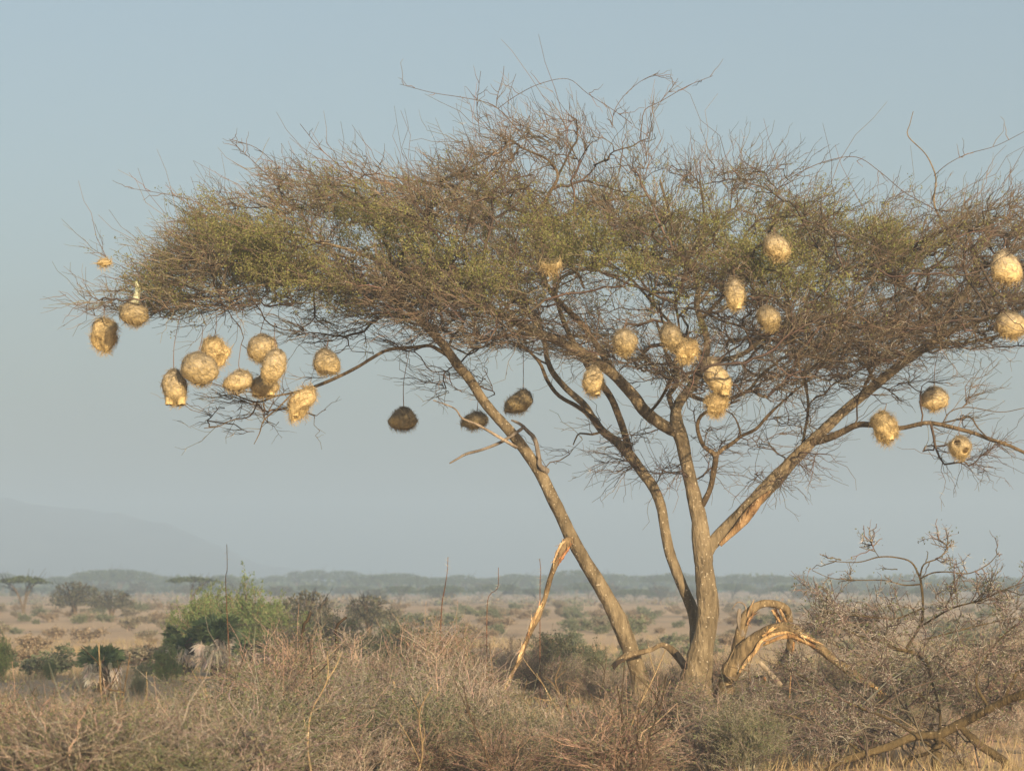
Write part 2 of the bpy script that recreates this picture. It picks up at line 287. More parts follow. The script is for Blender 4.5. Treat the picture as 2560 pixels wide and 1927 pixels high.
 'w1': [(1345,380,4,.1),(1300,330,3.5,.1),(1245,272,3,.1),(1210,255,2.6,.1),(1150,243,2.4,.1),(1080,232,2,.1),(1000,211,1.6,.1)],
 'w2': [(1240,270,3,.1),(1245,235,2.6,.1),(1257,195,2.2,.1),(1260,166,2,.1)],
 'w3': [(1245,272,2.6,.1),(1290,240,2.6,0),(1350,210,2.4,-.1),(1420,198,2.2,-.1),(1470,235,2.2,-.2),(1540,280,2.4,-.2),(1580,310,3,-.2)],
 'w4': [(1600,350,4,0),(1605,310,3.4,0),(1612,275,3.2,0),(1650,255,2.6,0),(1720,215,2.2,0),(1782,190,1.8,0)],
 'w5': [(1650,255,2.2,0),(1680,220,2,0),(1695,196,1.6,0)],
 'w6': [(1530,320,3,-.2),(1535,280,2.6,-.2),(1560,240,2.2,-.2),(1600,205,2,-.2),(1645,182,1.6,-.2)],
 'w7': [(1930,520,4,0),(1950,470,3.4,0),(1985,440,3,0),(2060,405,2.8,0),(2140,393,2.6,0),(2200,430,2.6,0),(2260,480,3,0),(2330,520,4,0)],
 'w8': [(2335,440,3,0),(2370,410,2.6,-.1),(2420,385,2.4,-.2),(2490,365,2.2,-.3),(2560,330,1.8,-.4)],
 'w9': [(1201,340,3,.1),(1195,300,2.4,.1),(1192,262,2.2,.1),(1196,225,2,.1),(1202,178,1.6,.1)],
 'w10': [(1345,330,3,.1),(1280,300,2.4,.3),(1270,260,2.2,.3),(1278,220,2,.3),(1290,185,1.6,.3)],
 'w11': [(880,440,4,-.4),(820,390,3,-.4),(790,360,2.4,-.4),(750,310,2,-.4)],
 'w12': [(560,560,3,-.8),(500,510,2.4,-.8),(420,487,2.2,-.8),(320,470,1.6,-.8)],
 'w13': [(700,470,3,-.5),(640,410,2.4,-.5),(575,350,1.8,-.5)],
 'w14': [(700,420,3,-.3),(640,370,2.4,-.3),(572,348,1.8,-.3)],
 'w15': [(520,740,3,-1.0),(430,750,3,-.8),(370,725,3,-.6),(300,700,2.4,-.4),(250,690,2,-.3)],
 'w16': [(560,680,3,-.3),(470,640,3,-.2),(400,640,2.4,0),(350,680,2.2,.1),(290,660,2,.2),(225,632,1.6,.2)],
 'w17': [(700,690,4,.2),(600,740,3.4,.2),(520,770,3,.1),(440,800,2.6,.1),(380,770,2.2,.1),(330,750,2,.1),(240,790,1.8,.1),(150,730,1.4,.1)],
 'w18': [(1155,980,3,-.6),(1100,950,2.6,-.7),(1090,985,2.4,-.7),(1120,1020,2,-.7)],
}
DEAD = {
 'dead_branch': [(1368,1178,18,-.42),(1350,1165,15,-.5),(1348,1150,13,-.5),(1341,1110,12,-.52),(1332,1090,12,-.52),(1323,1082,11,-.52),(1303,1062,9,-.55),(1290,1055,8,-.55),(1278,1050,5,-.55)],
 'dead_branch.001': [(1310,1066,8,-.53),(1300,1075,9,-.6),(1258,1102,9,-.62),(1210,1122,8,-.65),(1165,1135,8,-.7),(1145,1146,6,-.72),(1124,1158,4,-.75)],
 'dead_branch.002': [(1290,1118,10,-.6),(1274,1108,9,-.7),(1240,1088,8,-.75),(1193,1061,7,-.8),(1155,1045,5,-.82),(1136,1021,4,-.85),(1083,1000,3,-.9)],
}
def limb3d(rows):
    a = np.array(rows, float); d = D0 + a[:, 3]
    return P(a[:, 0], a[:, 1], d), a[:, 2] / F * d / 2 * .91
tree = thing("acacia_tree", "wide flat-crowned thorn tree with forked leaning trunks, hung with straw nests", "tree", P(1735, 1790, D0))
T0 = np.array(tree.location)
def tbuild(mb, name, mat, parent=None, smooth=True):
    """mesh given in world coordinates, stored relative to the tree base"""
    mb.v = [v - T0 for v in mb.v]
    return mb.build(name, mat, parent or tree, smooth)
whips = []; node_p = []; node_t = []; node_r = []
seed = 0
for nm, rows in LIMBS.items():
    seed += 1
    p, r = limb3d(rows); mx = max(r)
    mb = MB()
    if nm[0] == 'w':
        ps, rs = thick(mb, p, np.maximum(r * .72, .0022), sides=5, step=.05, rough=.05, c=(.62, .5, .42), seed=seed)
        name = 'shoot'; whips.append(ps)
    else:
        ps, rs = thick(mb, p, r, sides=18 if mx > .05 else 10 if mx > .02 else 7, step=.03 if mx > .05 else .045, rough=.06, c=(1, 1, 1) if mx > .045 else (.62, .57, .54), seed=seed)
        name = {'A': 'trunk', 'C': 'trunk', 'D': 'trunk', 'G': 'trunk'}.get(nm, 'limb')
    if nm == 'G':   # the scar of bare wood low on the right-hand stem
        sc_ = np.array([(1800,1362,10,-.14),(1845,1318,20,-.19),(1880,1275,24,-.2),(1905,1245,16,-.19),(1925,1228,6,-.16)], float)
    tbuild(mb, name, M_bark)
    k = ps[:, 2] > 2.35
    if k.sum() > 1:
        tt = unit(np.gradient(ps, axis=0))
        st = 3 if mx > .02 else 2
        node_p.append(ps[k][::st]); node_t.append(tt[k][::st]); node_r.append(rs[k][::st])
for nm, rows in DEAD.items():
    seed += 1; p, r = limb3d(rows); mb = MB(); thick(mb, p, r, sides=10, step=.03, rough=.09, c=(.75, .72, .7) if nm != 'dead_branch.002' else (1.1, 1, .9), seed=seed)
    tbuild(mb, 'dead_branch', M_grey)
mb = MB(); a = sc_; q = P(a[:, 0], a[:, 1], D0 + a[:, 3] + .1); thick(mb, q, a[:, 2] / 250 / 2, sides=12, rough=.12, seed=77, c=(.75, .68, .6))
tbuild(mb, 'bark_scar', M_torn)
# crown targets
TOPX = [150, 230, 330, 400, 460, 580, 740, 880, 1050, 1200, 1300, 1450, 1600, 1750, 1900, 2050, 2200, 2350, 2560, 2850]
TOPY = [735, 705, 660, 595, 540, 475, 400, 370, 366, 330, 285, 262, 285, 360, 410, 450, 490, 480, 470, 570]
BOTY = [748, 765, 790, 800, 785, 780, 775, 790, 830, 865, 880, 895, 930, 985, 1000, 960, 925, 880, 865, 850]
def halfdepth(x): return 3.1 * np.sqrt(np.maximum(.03, 1 - np.abs((np.asarray(x, float) - 1600) / 1480) ** 2.2))
def crown_targets(n):
    x = rng.uniform(170, 2850, n * 4); t = rng.uniform(-1, 1, n * 4); v = rng.uniform(0, 1, n * 4) ** .85
    v = .34 * t * t + v * (1 - .34 * t * t)
    dens = np.interp(x, [170, 330, 450, 900, 1700, 2200, 2500, 2850], [.02, .1, .6, 1, 1, 1, .95, .3])
    low = np.clip((v - .72) / .28, 0, 1) * np.interp(x, [400, 700, 1500, 1700, 2300], [.3, .3, .0, .1, .25])
    keep = rng.uniform(0, 1, n * 4) < dens * (1 - low)
    x, t, v = x[keep], t[keep], v[keep]
    wx_ = (x - 1280) / 250; wz = v * 2.3 + .5 * np.sin(wx_ * 1.3 + t); nn = np.sin(wz * 5.2) + .8 * np.sin(wx_ * 2.9 + t * 4.1) * np.sin(t * 5.3 + wx_) 
    k2 = rng.uniform(0, 1, len(x)) < np.clip(.62 + .55 * nn, .1, 1); x, t, v = x[k2], t[k2], v[k2]
    ty, by = np.interp(x, TOPX, TOPY), np.interp(x, TOPX, BOTY)
    return P(x, ty + (by - ty) * v, D0 + t * halfdepth(x))[:n]
def low_targets(cx, cy, rx, ry, n, d=.6):
    a = rng.uniform(0, 6.28, n); r = np.sqrt(rng.uniform(0, 1, n))
    return P(cx + rx * r * np.cos(a), cy + ry * r * np.sin(a), D0 + rng.uniform(-d, d, n))
NESTS = [  # x, y, w, h, depth offset, kind, tone, strand px, label
 (260,657,36,18,.15,'scrap',1.1,10,"tiny wisp of pale straw on a twig at the far left of the crown"),
 (334,781,78,66,-1.5,'neck',.72,16,"dull woven nest with a narrow pale neck below the far left twigs"),
 (262,834,68,74,-.8,'lobed',1.05,40,"golden lobed nest hanging in clear sky, leftmost of the full-sized ones"),
 (437,968,66,90,-1.2,'twin',.86,130,"tall nest with two small spouts below, hanging lowest in the left cluster"),
 (498,922,98,84,-1.4,'ball',.78,60,"broad greyish nest partly covering the golden one in the left cluster"),
 (537,876,68,62,-1.1,'lobed',1.15,50,"bright golden ragged nest behind the broad greyish one"),
 (596,953,74,54,-1.2,'flat',.95,70,"flattish nest leaning to the left below the stacked trio"),
 (655,871,80,70,-1.3,'ball',.85,36,"topmost nest of the stack of three in the left cluster"),
 (684,915,64,86,-1.5,'ball',.95,60,"middle nest bulging to the right in the stack of three"),
 (661,966,74,50,-1.1,'twin',1.,60,"lowest nest of the stack of three with fringed underside"),
 (816,905,68,68,-1.4,'bell',.78,28,"brown bell-shaped nest hanging alone above the long low branch"),
 (755,1005,62,74,-1.3,'lobed',1.08,10,"shaggy golden nest hanging right under the long low branch"),
 (1008,1048,72,60,1.35,'bell',.5,165,"dark bell-shaped nest on a long bare strand under the left side"),  # low tone paints the crown's shade into the straw
 (1187,1052,66,44,1.3,'flat',.42,80,"small dark half-built nest just left of the leaning trunk"),  # straw darkened to stand for shade under the crown
 (1297,1005,68,62,1.4,'bell',.42,125,"dark pointed nest on a strand just right of the leaning trunk"),  # crown shade put into the straw colour by the low tone
 (1376,664,56,30,-3.1,'cup',.95,0,"unfinished cup of pale straw with two raised corners in the crown centre"),
 (1484,948,56,82,-1.6,'tear',1.05,130,"teardrop nest on a strand in front of the thick forked limb"),
 (1562,854,62,62,-3.0,'ball',.82,30,"round grey-gold nest above the forked limb"),
 (1677,842,54,66,-3.0,'ball',.72,40,"grey oval nest touching a smaller ragged golden one"),
 (1718,874,50,46,-3.0,'lobed',1.2,20,"small ragged golden nest with stray straws beside the grey oval one"),
 (1792,942,66,96,-2.3,'tear',.98,60,"tall golden nest directly above a small ragged one at the tree centre"),
 (1790,1008,54,48,-2.25,'lobed',1.18,5,"small ragged golden nest directly under the tall one at the tree centre"),
 (1837,732,50,84,-3.0,'tear',.92,20,"slim teardrop nest high in the right half of the crown"),
 (1920,795,58,56,-3.0,'ball',.78,30,"round brown-grey nest below and right of the slim teardrop one"),
 (1941,618,66,62,-3.0,'ball',1.,10,"round golden nest set highest in the crown"),
 (2514,669,80,86,-2.2,'bell',1.12,30,"large golden nest hanging from the branch near the right edge, the upper of two"),
 (2527,813,84,64,-2.0,'ball',.95,40,"wide nest cut by the right edge, the lower of two"),
 (2335,998,72,62,-.2,'open',1.1,110,"orange-gold nest with a bright rim and open underside over the arching branch"),
 (2211,1066,66,70,-.45,'lobed',.95,24,"shaggy nest hanging in front of the long arching branch"),
 (2400,1118,58,54,-.5,'holes',.9,52,"small round nest with two dark entrance holes under the arching branch"),
]
att = []
for (x, y, w_, h_, dd, kd, tone, st, lb) in NESTS:
    att.append(P(x + (st * .12), y - h_ / 2 - max(st, 3), D0 + dd))
att = np.array(att)
T = np.vstack([crown_targets(4300), low_targets(1560, 1120, 190, 70, 24), low_targets(1900, 1120, 200, 90, 36), low_targets(2440, 1120, 130, 60, 14), low_targets(660, 1020, 160, 70, 26, .3),
               low_targets(900, 840, 200, 50, 40), low_targets(1150, 950, 150, 50, 14), low_targets(1900, 960, 350, 60, 70, 1.2), low_targets(2330, 970, 150, 40, 14), att])
NP = np.vstack(node_p); NT = np.vstack(node_t); NR = np.concatenate(node_r); nroot = len(NP)
CEN = P(1700, 900, D0)
cap = nroot + len(T) * 40
bp_ = np.zeros((cap, 3)); bt = np.zeros((cap, 3)); bl = np.zeros(cap); par = np.full(cap, -1)
bp_[:nroot] = NP; bt[:nroot] = NT; n = nroot
paths = []
order = rng.permutation(len(T) - len(att)); order = np.concatenate([order, np.arange(len(T) - len(att), len(T))])
for ti in order:
    g = T[ti]; dv = g - bp_[:n]; ds = np.sqrt((dv * dv).sum(1)) + 1e-6
    cosang = (dv * bt[:n]).sum(1) / ds
    cost = ds * (1.25 - .45 * cosang) + .12 * bl[:n] + (dv[:, 2] < -.1) * .15
    i = int(np.argmin(cost)); L_ = ds[i]
    if L_ < .03: continue
    o = g - CEN; o[2] = abs(o[2]) * .15; o = o / np.linalg.norm(o)
    p0 = bp_[i]; rv = rng.normal(size=3) * .12 * L_
    p1 = p0 + bt[i] * .3 * L_ + rv; p2 = g - o * .28 * L_ + rng.normal(size=3) * .08 * L_
    m_ = int(np.clip(L_ / .075, 3, 38)); s = np.linspace(0, 1, m_ + 1)[:, None]
    pp = (1 - s) ** 3 * p0 + 3 * (1 - s) ** 2 * s * p1 + 3 * (1 - s) * s * s * p2 + s ** 3 * g
    kink = rng.normal(size=pp.shape) * .012; kink[0] = 0; pp = pp + kink
    tt = unit(np.gradient(pp, axis=0)); ids = [i]
    for k in range(1, m_ + 1):
        bp_[n] = pp[k]; bt[n] = tt[k]; bl[n] = bl[ids[-1]] + L_ / m_; par[n] = ids[-1]; ids.append(n); n += 1
    paths.append(ids)
# pipe-model radii
w8 = np.zeros(n); tips = np.ones(n, bool); tips[par[nroot:n]] = False
w8[tips] = 1
for k in range(n - 1, nroot - 1, -1): w8[par[k]] += w8[k] + .12
rad = np.clip(.0034 * np.power(np.maximum(w8, .5), .52), .003, .045)
capr = np.full(n, .05); capr[:nroot] = NR
for k in range(nroot, n): capr[k] = capr[par[k]]
rad = np.minimum(rad, capr + .0015)
crown = MB(); segs = []
bykey = {}
for ids in paths:
    bykey.setdefault(len(ids), []).append(ids)
for K, lst in bykey.items():
    ids = np.array(lst); pts = bp_[ids]; rr = rad[ids].copy(); rr[:, 0] = np.minimum(rr[:, 0], rr[:, 1] * 1.15)
    tubes(crown, pts, rr, 5 if K > 12 else 4, tintvar(len(ids), (.115, .082, .058), .18))
    if K < 4: continue
    sel = np.linspace(0, K - 1, 6).astype(int); segs.append(pts[:, sel])
segs = np.concatenate(segs)
def varied_cols(p, base, R=None):  # random tint variation around the base colour
    return tintvar(len(p), base, .22)
inc = segs[segs[:, :, 2].mean(1) > 2.9]
lowc = segs[segs[:, :, 2].mean(1) <= 2.9]
tw1 = grow(inc, 15500, .44, spread=.55, up=.16, out=.6, cen=CEN, K=6, lo=.2, curl=.22, zs=.5)
wsegs = np.array([q_[np.linspace(0, len(q_) - 1, 6).astype(int)] for q_ in whips])
topm = inc[:, -1, 2] > 3.6
tw0 = np.concatenate([grow(inc[topm], 420, .85, spread=.4, up=.35, out=.5, cen=CEN, K=6, lo=.3, curl=.5), grow(wsegs, 130, .22, spread=.8, up=.2, K=6)])
tubes(crown, tw0, np.linspace(.0042, .0018, 6)[None].repeat(len(tw0), 0), 3, tintvar(len(tw0), (.2, .14, .095), .2))
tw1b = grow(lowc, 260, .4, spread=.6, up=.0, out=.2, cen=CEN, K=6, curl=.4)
tw2 = grow(tw1, 25000, .16, spread=.7, up=.12, out=.3, cen=CEN, K=4, curl=.2, zs=.6)
tw2b = grow(tw1b, 420, .14, spread=.8, up=0, K=4)
def clear_nests(tw):
    """weavers strip the twigs around their nests: drop those crossing the open front of a nest"""
    px = tw[..., 0] / tw[..., 1] * F + 1280; py = 1458 - (tw[..., 2] - CAMZ) / tw[..., 1] * F; bad = np.zeros(len(tw), bool)
    for (x, y, w_, h_, dd, *_r) in NESTS:
        bad |= (((px - x) ** 2 / (w_ * .62) ** 2 + (py - y) ** 2 / (h_ * .62) ** 2 < 1) & (tw[..., 1] < D0 + dd + .15)).any(1)
    return tw[~bad]
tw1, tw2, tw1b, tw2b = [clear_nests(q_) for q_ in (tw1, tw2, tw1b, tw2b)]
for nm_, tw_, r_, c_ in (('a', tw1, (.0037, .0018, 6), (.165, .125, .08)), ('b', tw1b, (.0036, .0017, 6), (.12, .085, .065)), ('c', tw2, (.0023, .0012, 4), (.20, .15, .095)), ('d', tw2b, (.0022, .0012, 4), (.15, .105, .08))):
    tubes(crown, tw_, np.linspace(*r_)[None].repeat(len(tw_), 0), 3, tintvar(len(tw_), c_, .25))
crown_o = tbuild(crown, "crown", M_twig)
# leaves: feathery olive tufts, thick on the left, thin elsewhere
def leafdens(p):
    x = p[:, 0] / p[:, 1] * F + 1280; z = p[:, 2]
    y = 1458 - (z - CAMZ) / p[:, 1] * F
    d = np.exp(-((x - 720) / 330) ** 2 - ((y - 610) / 120) ** 2) * 1.1 + 1.0 * np.exp(-((x - 1850) / 480) ** 2 - ((y - 600) / 120) ** 2) + .7 * np.exp(-((x - 1250) / 400) ** 2 - ((y - 600) / 100) ** 2) + .5 * np.exp(-((x - 520) / 120) ** 2 - ((y - 700) / 60) ** 2)
    nz = .5 + .5 * np.sin(p[:, 0] * 2.7 + 1) * np.sin(p[:, 1] * 2.1) + .5 * np.sin(p[:, 2] * 5 + p[:, 0] * 4)
    return d * np.clip(nz * 1.5 - .3, .12, 1.6)
cl = tw2[:, 1:].reshape(-1, 3); cl = np.vstack([cl, tw1[:, 2:].reshape(-1, 3)])
k = rng.uniform(0, 1, len(cl)) < leafdens(cl) * .8
cl = cl[k]; cl = np.repeat(cl, 11, 0) + rng.normal(size=(len(cl) * 11, 3)) * .02
lv = MB(); mixv = rng.uniform(0, 1, (len(cl), 1))
leafquads(lv, cl, .0056, (np.array([.21, .235, .06]) * mixv + np.array([.25, .21, .09]) * (1 - mixv)) * rng.uniform(.85, 1.15, (len(cl), 1)))
print("leaves", len(cl), "nodes", n)
tbuild(lv, "leaves", M_leaf, crown_o, False).location = (0, 0, 0)
def thorns(base_tw, n, ln=.045, R=None, r=.0014):
    R = R or rng
    i = R.integers(0, len(base_tw), n); k = R.integers(0, base_tw.shape[1] - 1, n); f = R.uniform(0, 1, (n, 1))
    p0 = base_tw[i, k] * (1 - f) + base_tw[i, k + 1] * f
    t = unit(base_tw[i, k + 1] - base_tw[i, k]); d = unit(np.cross(t, R.normal(size=(n, 3))) + t * .3)
    mb = MB(); L_ = (ln * R.uniform(.6, 1.3, n))[:, None]
    for sgn in (1, -1):
        dd = unit(d * sgn + t * .25); p = np.stack([p0, p0 + dd * L_], 1)
        tubes(mb, p, np.tile([r, .0003], (n, 1)), 3, tintvar(n, (.6, .55, .46), .1))
    return mb
tbuild(thorns(np.concatenate([tw1, tw1b]), 7000), "thorns", M_thorn, crown_o).location = (0, 0, 0)
# ------------------------------------------------------------------ nests
from mathutils.kdtree import KDTree
allp = np.vstack([bp_[:n], tw1.reshape(-1, 3)])
kd = KDTree(len(allp))
for i_, p_ in enumerate(allp): kd.insert(p_, i_)
kd.balance()
STRAW = np.array([.58, .43, .19]); STRAWG = np.array([.38, .315, .215])
def make_nest(i, x, y, w_, h_, dd, kd_, tone, st, lb):
    w_ *= .94; h_ *= .95; tone = max(tone, .6)
    R = np.random.default_rng(100 + i); d = D0 + dd; sc_ = d / F
    c = P(x, y, d); rx, rz_ = w_ * sc_ / 2, h_ * sc_ / 2
    o = thing("weaver_nest", lb, "nest", c, "woven straw bird nests hanging in the acacia")
    nu, nv = 72, 44
    th = np.arange(nu) * 2 * math.pi / nu; ph = np.linspace(.03, math.pi - .03, nv)
    TH, PH = np.meshgrid(th, ph, indexing='ij')
    zz = np.cos(PH); rr = np.sin(PH)
    dirx, diry = np.cos(TH), np.sin(TH)
    if kd_ in ('tear', 'neck'): rr = rr * np.interp(zz, [-1, -.3, .3, .75, 1], [1.08, 1.05, .9, .62, .35])
    if kd_ == 'bell': rr = rr * np.interp(zz, [-1, -.6, 0, .6, 1], [1.3, 1.12, 1.03, .85, .7]); zz = np.maximum(zz, -.82 + .1 * np.cos(TH * 2 + i))
    if kd_ in ('flat', 'open'): zz = np.maximum(zz, -.72 + .22 * np.cos(TH * 2)); rr = rr * np.interp(zz, [-1, -.5, 0, 1], [1.25, 1.15, 1.0, .95])
    if kd_ == 'cup': rr = rr * np.interp(zz, [-1, 0, 1], [.7, 1., 1.25]); zz = np.minimum(zz, -.15 + 1.5 * np.abs(dirx * rr) ** 2.5)
    lump = .035 * (np.sin(TH * 3 + PH * 2 + R.uniform(0, 6)) + np.sin(PH * 5 + TH * 2 + R.uniform(0, 6))) * (3.2 if kd_ == 'lobed' else 1)
    if kd_ == 'scrap': lump = lump * 3
    fine = .014 * R.normal(size=TH.shape)
    amp = 1 + lump + fine
    X, Y_, Z = rx * rr * dirx * amp, rx * .92 * rr * diry * amp, rz_ * zz * (1 + .5 * lump + .5 * fine)
    if kd_ == 'twin':
        k_ = np.clip(-zz - .45, 0, 1); Z = Z - rz_ * .28 * k_ * (np.cos(TH * 2) - .2)
    if kd_ == 'lobed':
        k_ = np.clip(-zz - .1, 0, 1); Z = Z + rz_ * .38 * k_ * np.sin(TH * 3 + i)
    lean = R.normal() * .18
    if kd_ == 'flat': lean = .3
    X = X + lean * Z
    v = np.stack([X, Y_, Z], -1)
    if kd_ == 'holes':
        for hx, hz in ((-.22, .28), (.22, -.25)):
            hc = np.array([hx * 2 * rx * .9, -rx * .8, hz * 2 * rz_ * .8]); dd_ = np.linalg.norm(v - hc, axis=-1)
            v[..., 1] += np.exp(-(dd_ / .03) ** 4) * rx * 1.1
    frac = np.clip(.5 - zz * .6 + .25 * R.normal(size=TH.shape), 0, 1)[..., None]
    if kd_ in ('lobed', 'cup', 'scrap'): frac = .5 + .5 * frac
    colr = (STRAWG * (1 - frac) + STRAW * frac) * tone * (1 + .08 * R.normal(size=TH.shape)[..., None])
    mb = MB(); a_ = np.arange(nu)[:, None]; b_ = np.arange(nv - 1)[None]; a2 = (a_ + 1) % nu
    mb.add(v, np.stack([a_ * nv + b_, a_ * nv + b_ + 1, a2 * nv + b_ + 1, a2 * nv + b_], -1), c=np.clip(colr, .02, 1).reshape(-1, 3))
    tb = mb.n; mb.add([v[:, 0].mean(0), v[:, -1].mean(0)], c=colr.mean((0, 1)))
    ar = np.arange(nu); ar2 = (ar + 1) % nu
    mb.t.append(np.stack([ar * nv, ar2 * nv, np.full(nu, tb)], -1)); mb.t.append(np.stack([ar2 * nv + nv - 1, ar * nv + nv - 1, np.full(nu, tb + 1)], -1))
    mb.build("body", M_straw, o)
    # loose straw woven round and sticking out
    ns = {'lobed': 900, 'cup': 260, 'scrap': 160}.get(kd_, 560); ii, jj = R.integers(0, nu, ns), R.integers(1, nv - 1, ns)
    p0 = v[ii, jj]; nrm = unit(p0 * np.array([1, 1, .8])); tg = unit(np.cross(nrm, R.normal(size=(ns, 3))))
    lng = R.uniform(.025, .065, ns)[:, None] * (1.3 if kd_ in ('lobed', 'scrap', 'cup') else 1); stick = (R.uniform(0, 1, ns)[:, None] ** 3) * (1.0 if kd_ in ('lobed', 'cup', 'scrap') else .5)
    low = (p0[:, 2:3] < -rz_ * .45); drop = low * np.array([0, 0, -.55])
    p1 = p0 + nrm * .004; dr = unit(tg + nrm * stick + drop)
    pp = np.stack([p1 - tg * lng * .4 - nrm * .003, p1 + nrm * .004, p1 + dr * lng * .6 + nrm * .003, p1 + dr * lng + drop * lng * .3], 1)
    mb = MB(); cc = colr[ii, jj] * R.uniform(.85, 1.25, (ns, 1))
    tubes(mb, pp, np.tile([.001, .0014, .0013, .0007], (ns, 1)), 3, np.clip(cc, .02, .9))
    mb.build("loose_straw", M_strawf, o)
    if kd_ == 'neck':
        mb = MB(); thick(mb, [(-.0, 0, rz_ * .7), (.02, 0, rz_ * 1.15), (.035, 0, rz_ * 1.7), (.03, 0, rz_ * 2.1), (.02, 0, rz_ * 2.5)], [.05, .034, .026, .024, .012], sides=12, step=.01, rough=.06, c=(.55, .55, .36), seed=5); mb.build("neck", M_straw, o)
    if kd_ in ('twin', 'lobed', 'tear') and kd_ != 'scrap':   # entrance spouts at the underside
        for sx in ((-.42, .42) if kd_ == 'twin' else (.25 * (-1) ** i,)):
            a_ = np.linspace(0, 1, 5)[:, None]; base = np.array([sx * rx * 1.1 + lean * -rz_ * .6, -rx * .2, -rz_ * .62])
            mb = MB(); pp = base + a_ * np.array([sx * .01, -.01, -rz_ * .42]); rr_ = rx * np.array([.34, .34, .32, .31, .33]) * (1 if kd_ == 'twin' else 1.15)
            tubes(mb, pp[None], rr_[None], 16, np.clip(STRAW * tone * 1.12, 0, .9)); tubes(mb, pp[::-1][None], rr_[None] * .8, 16, STRAW * tone * .9)
            mb.v = [vv * (1 + .02 * R.normal(size=vv.shape)) for vv in mb.v]
            mb.build("entrance_spout", M_straw, o)
    # the strand it hangs on
    if kd_ not in ('cup', 'scrap'):
        top = np.array([lean * rz_ * .8, 0, rz_ * (.85 if kd_ != 'neck' else 2.3)])
        goal = P(x + st * .12, y - h_ / 2 - max(st, 3), d)
        co, idx, dist = kd.find(goal); co = np.array(co) - c
        mb = MB(); sag = R.normal(size=3) * .02
        pts = np.array([top, top * .6 + co * .4 + sag, top * .3 + co * .7 + sag * .7, co])
        thick(mb, pts, [.005, .0036, .0034, .0034], sides=5, step=.03, rough=.12, c=(.2, .13, .09), seed=i)
        mb.build("hanging_strand", M_twig, o)
    return o
for i_, row in enumerate(NESTS): make_nest(i_, *row)
exec_later = None
# ------------------------------------------------------------------ broken and fallen wood
def wood_thing(name, label, cat, parts):
    """parts: list of (child name, material, rows, tint, rough)"""
    base = P(parts[0][2][-1][0] if name == 'snapped_branch' else parts[0][2][0][0], parts[0][2][-1][1] if name == 'snapped_branch' else parts[0][2][0][1], D0 + parts[0][2][0][3])
    o = thing(name, label, cat, base)
    global seed
    for (cn, mt, rows, tint, rough) in parts:
        seed += 1; p, r = limb3d(rows); r = r * (.88 if mt is M_bark else .8); mb = MB(); thick(mb, p - base, r, sides=16, step=.02, rough=rough, c=tint, seed=seed)
        if cn == 'torn_wood' or cn == 'stripped_wood':   # ragged fibres lifting off the tear
            Rs = np.random.default_rng(seed); k_ = 16; i_ = Rs.integers(0, len(p) - 1, k_); ff = Rs.uniform(0, 1, (k_, 1)); b_ = p[i_] * (1 - ff) + p[i_ + 1] * ff - base; t_ = unit(p[i_ + 1] - p[i_])
            e_ = unit(t_ * Rs.choice([-1, 1], (k_, 1)) + Rs.normal(size=(k_, 3)) * .3 + np.array([0, -.2, 0])) * Rs.uniform(.03, .09, (k_, 1)); off = Rs.normal(size=(k_, 3)) * r.max() * .6
            tubes(mb, np.stack([b_ + off * .6 - e_ * .2, b_ + off + e_ * .4, b_ + off + e_], 1), np.tile([.005, .0035, .0006], (k_, 1)), 4, tintvar(k_, tint, .3, Rs))
        mb.build(cn, mt, o)
    return o
wood_thing("snapped_branch", "snapped branch hanging from the leaning trunk into the brush, streaked with pale stripped wood", "branch", [
 ("branch", M_bark, [(1428,1348,24,-.3),(1416,1356,30,-.36),(1406,1374,26,-.4),(1392,1402,20,-.42),(1383,1425,17,-.42),(1375,1447,17,-.42),(1369,1470,16,-.42),(1363,1494,15,-.42),(1354,1520,15,-.42),(1345,1543,16,-.42),(1330,1570,16,-.42),(1318,1596,16,-.42),(1306,1625,15,-.42),(1298,1649,14,-.42),(1278,1689,12,-.42),(1261,1740,9,-.42),(1252,1800,8,-.42)], (1.0,.9,.78), .1),
 ("stripped_wood", M_torn, [(1412,1352,6,-.43),(1402,1362,10,-.46),(1390,1388,8,-.46),(1382,1408,3,-.45)], (1.2,1.2,1.2), .15),
 ("stripped_wood", M_torn, [(1424,1366,6,-.43),(1416,1378,10,-.44),(1404,1396,8,-.45),(1394,1414,3,-.44)], (.9,.62,.5), .15),
 ("stripped_wood", M_torn, [(1354,1506,3,-.44),(1349,1520,9,-.45),(1336,1545,12,-.455),(1326,1565,10,-.455),(1320,1584,4,-.45)], (1.25,1.2,1.1), .12),
 ("stripped_wood", M_torn, [(1314,1602,6,-.44),(1308,1618,13,-.455),(1299,1640,11,-.455),(1291,1658,4,-.45)], (1.35,1.35,1.3), .12),
 ("stripped_wood", M_torn, [(1275,1690,5,-.44),(1268,1705,9,-.45),(1262,1722,6,-.45)], (1.35,1.35,1.3), .12),
])
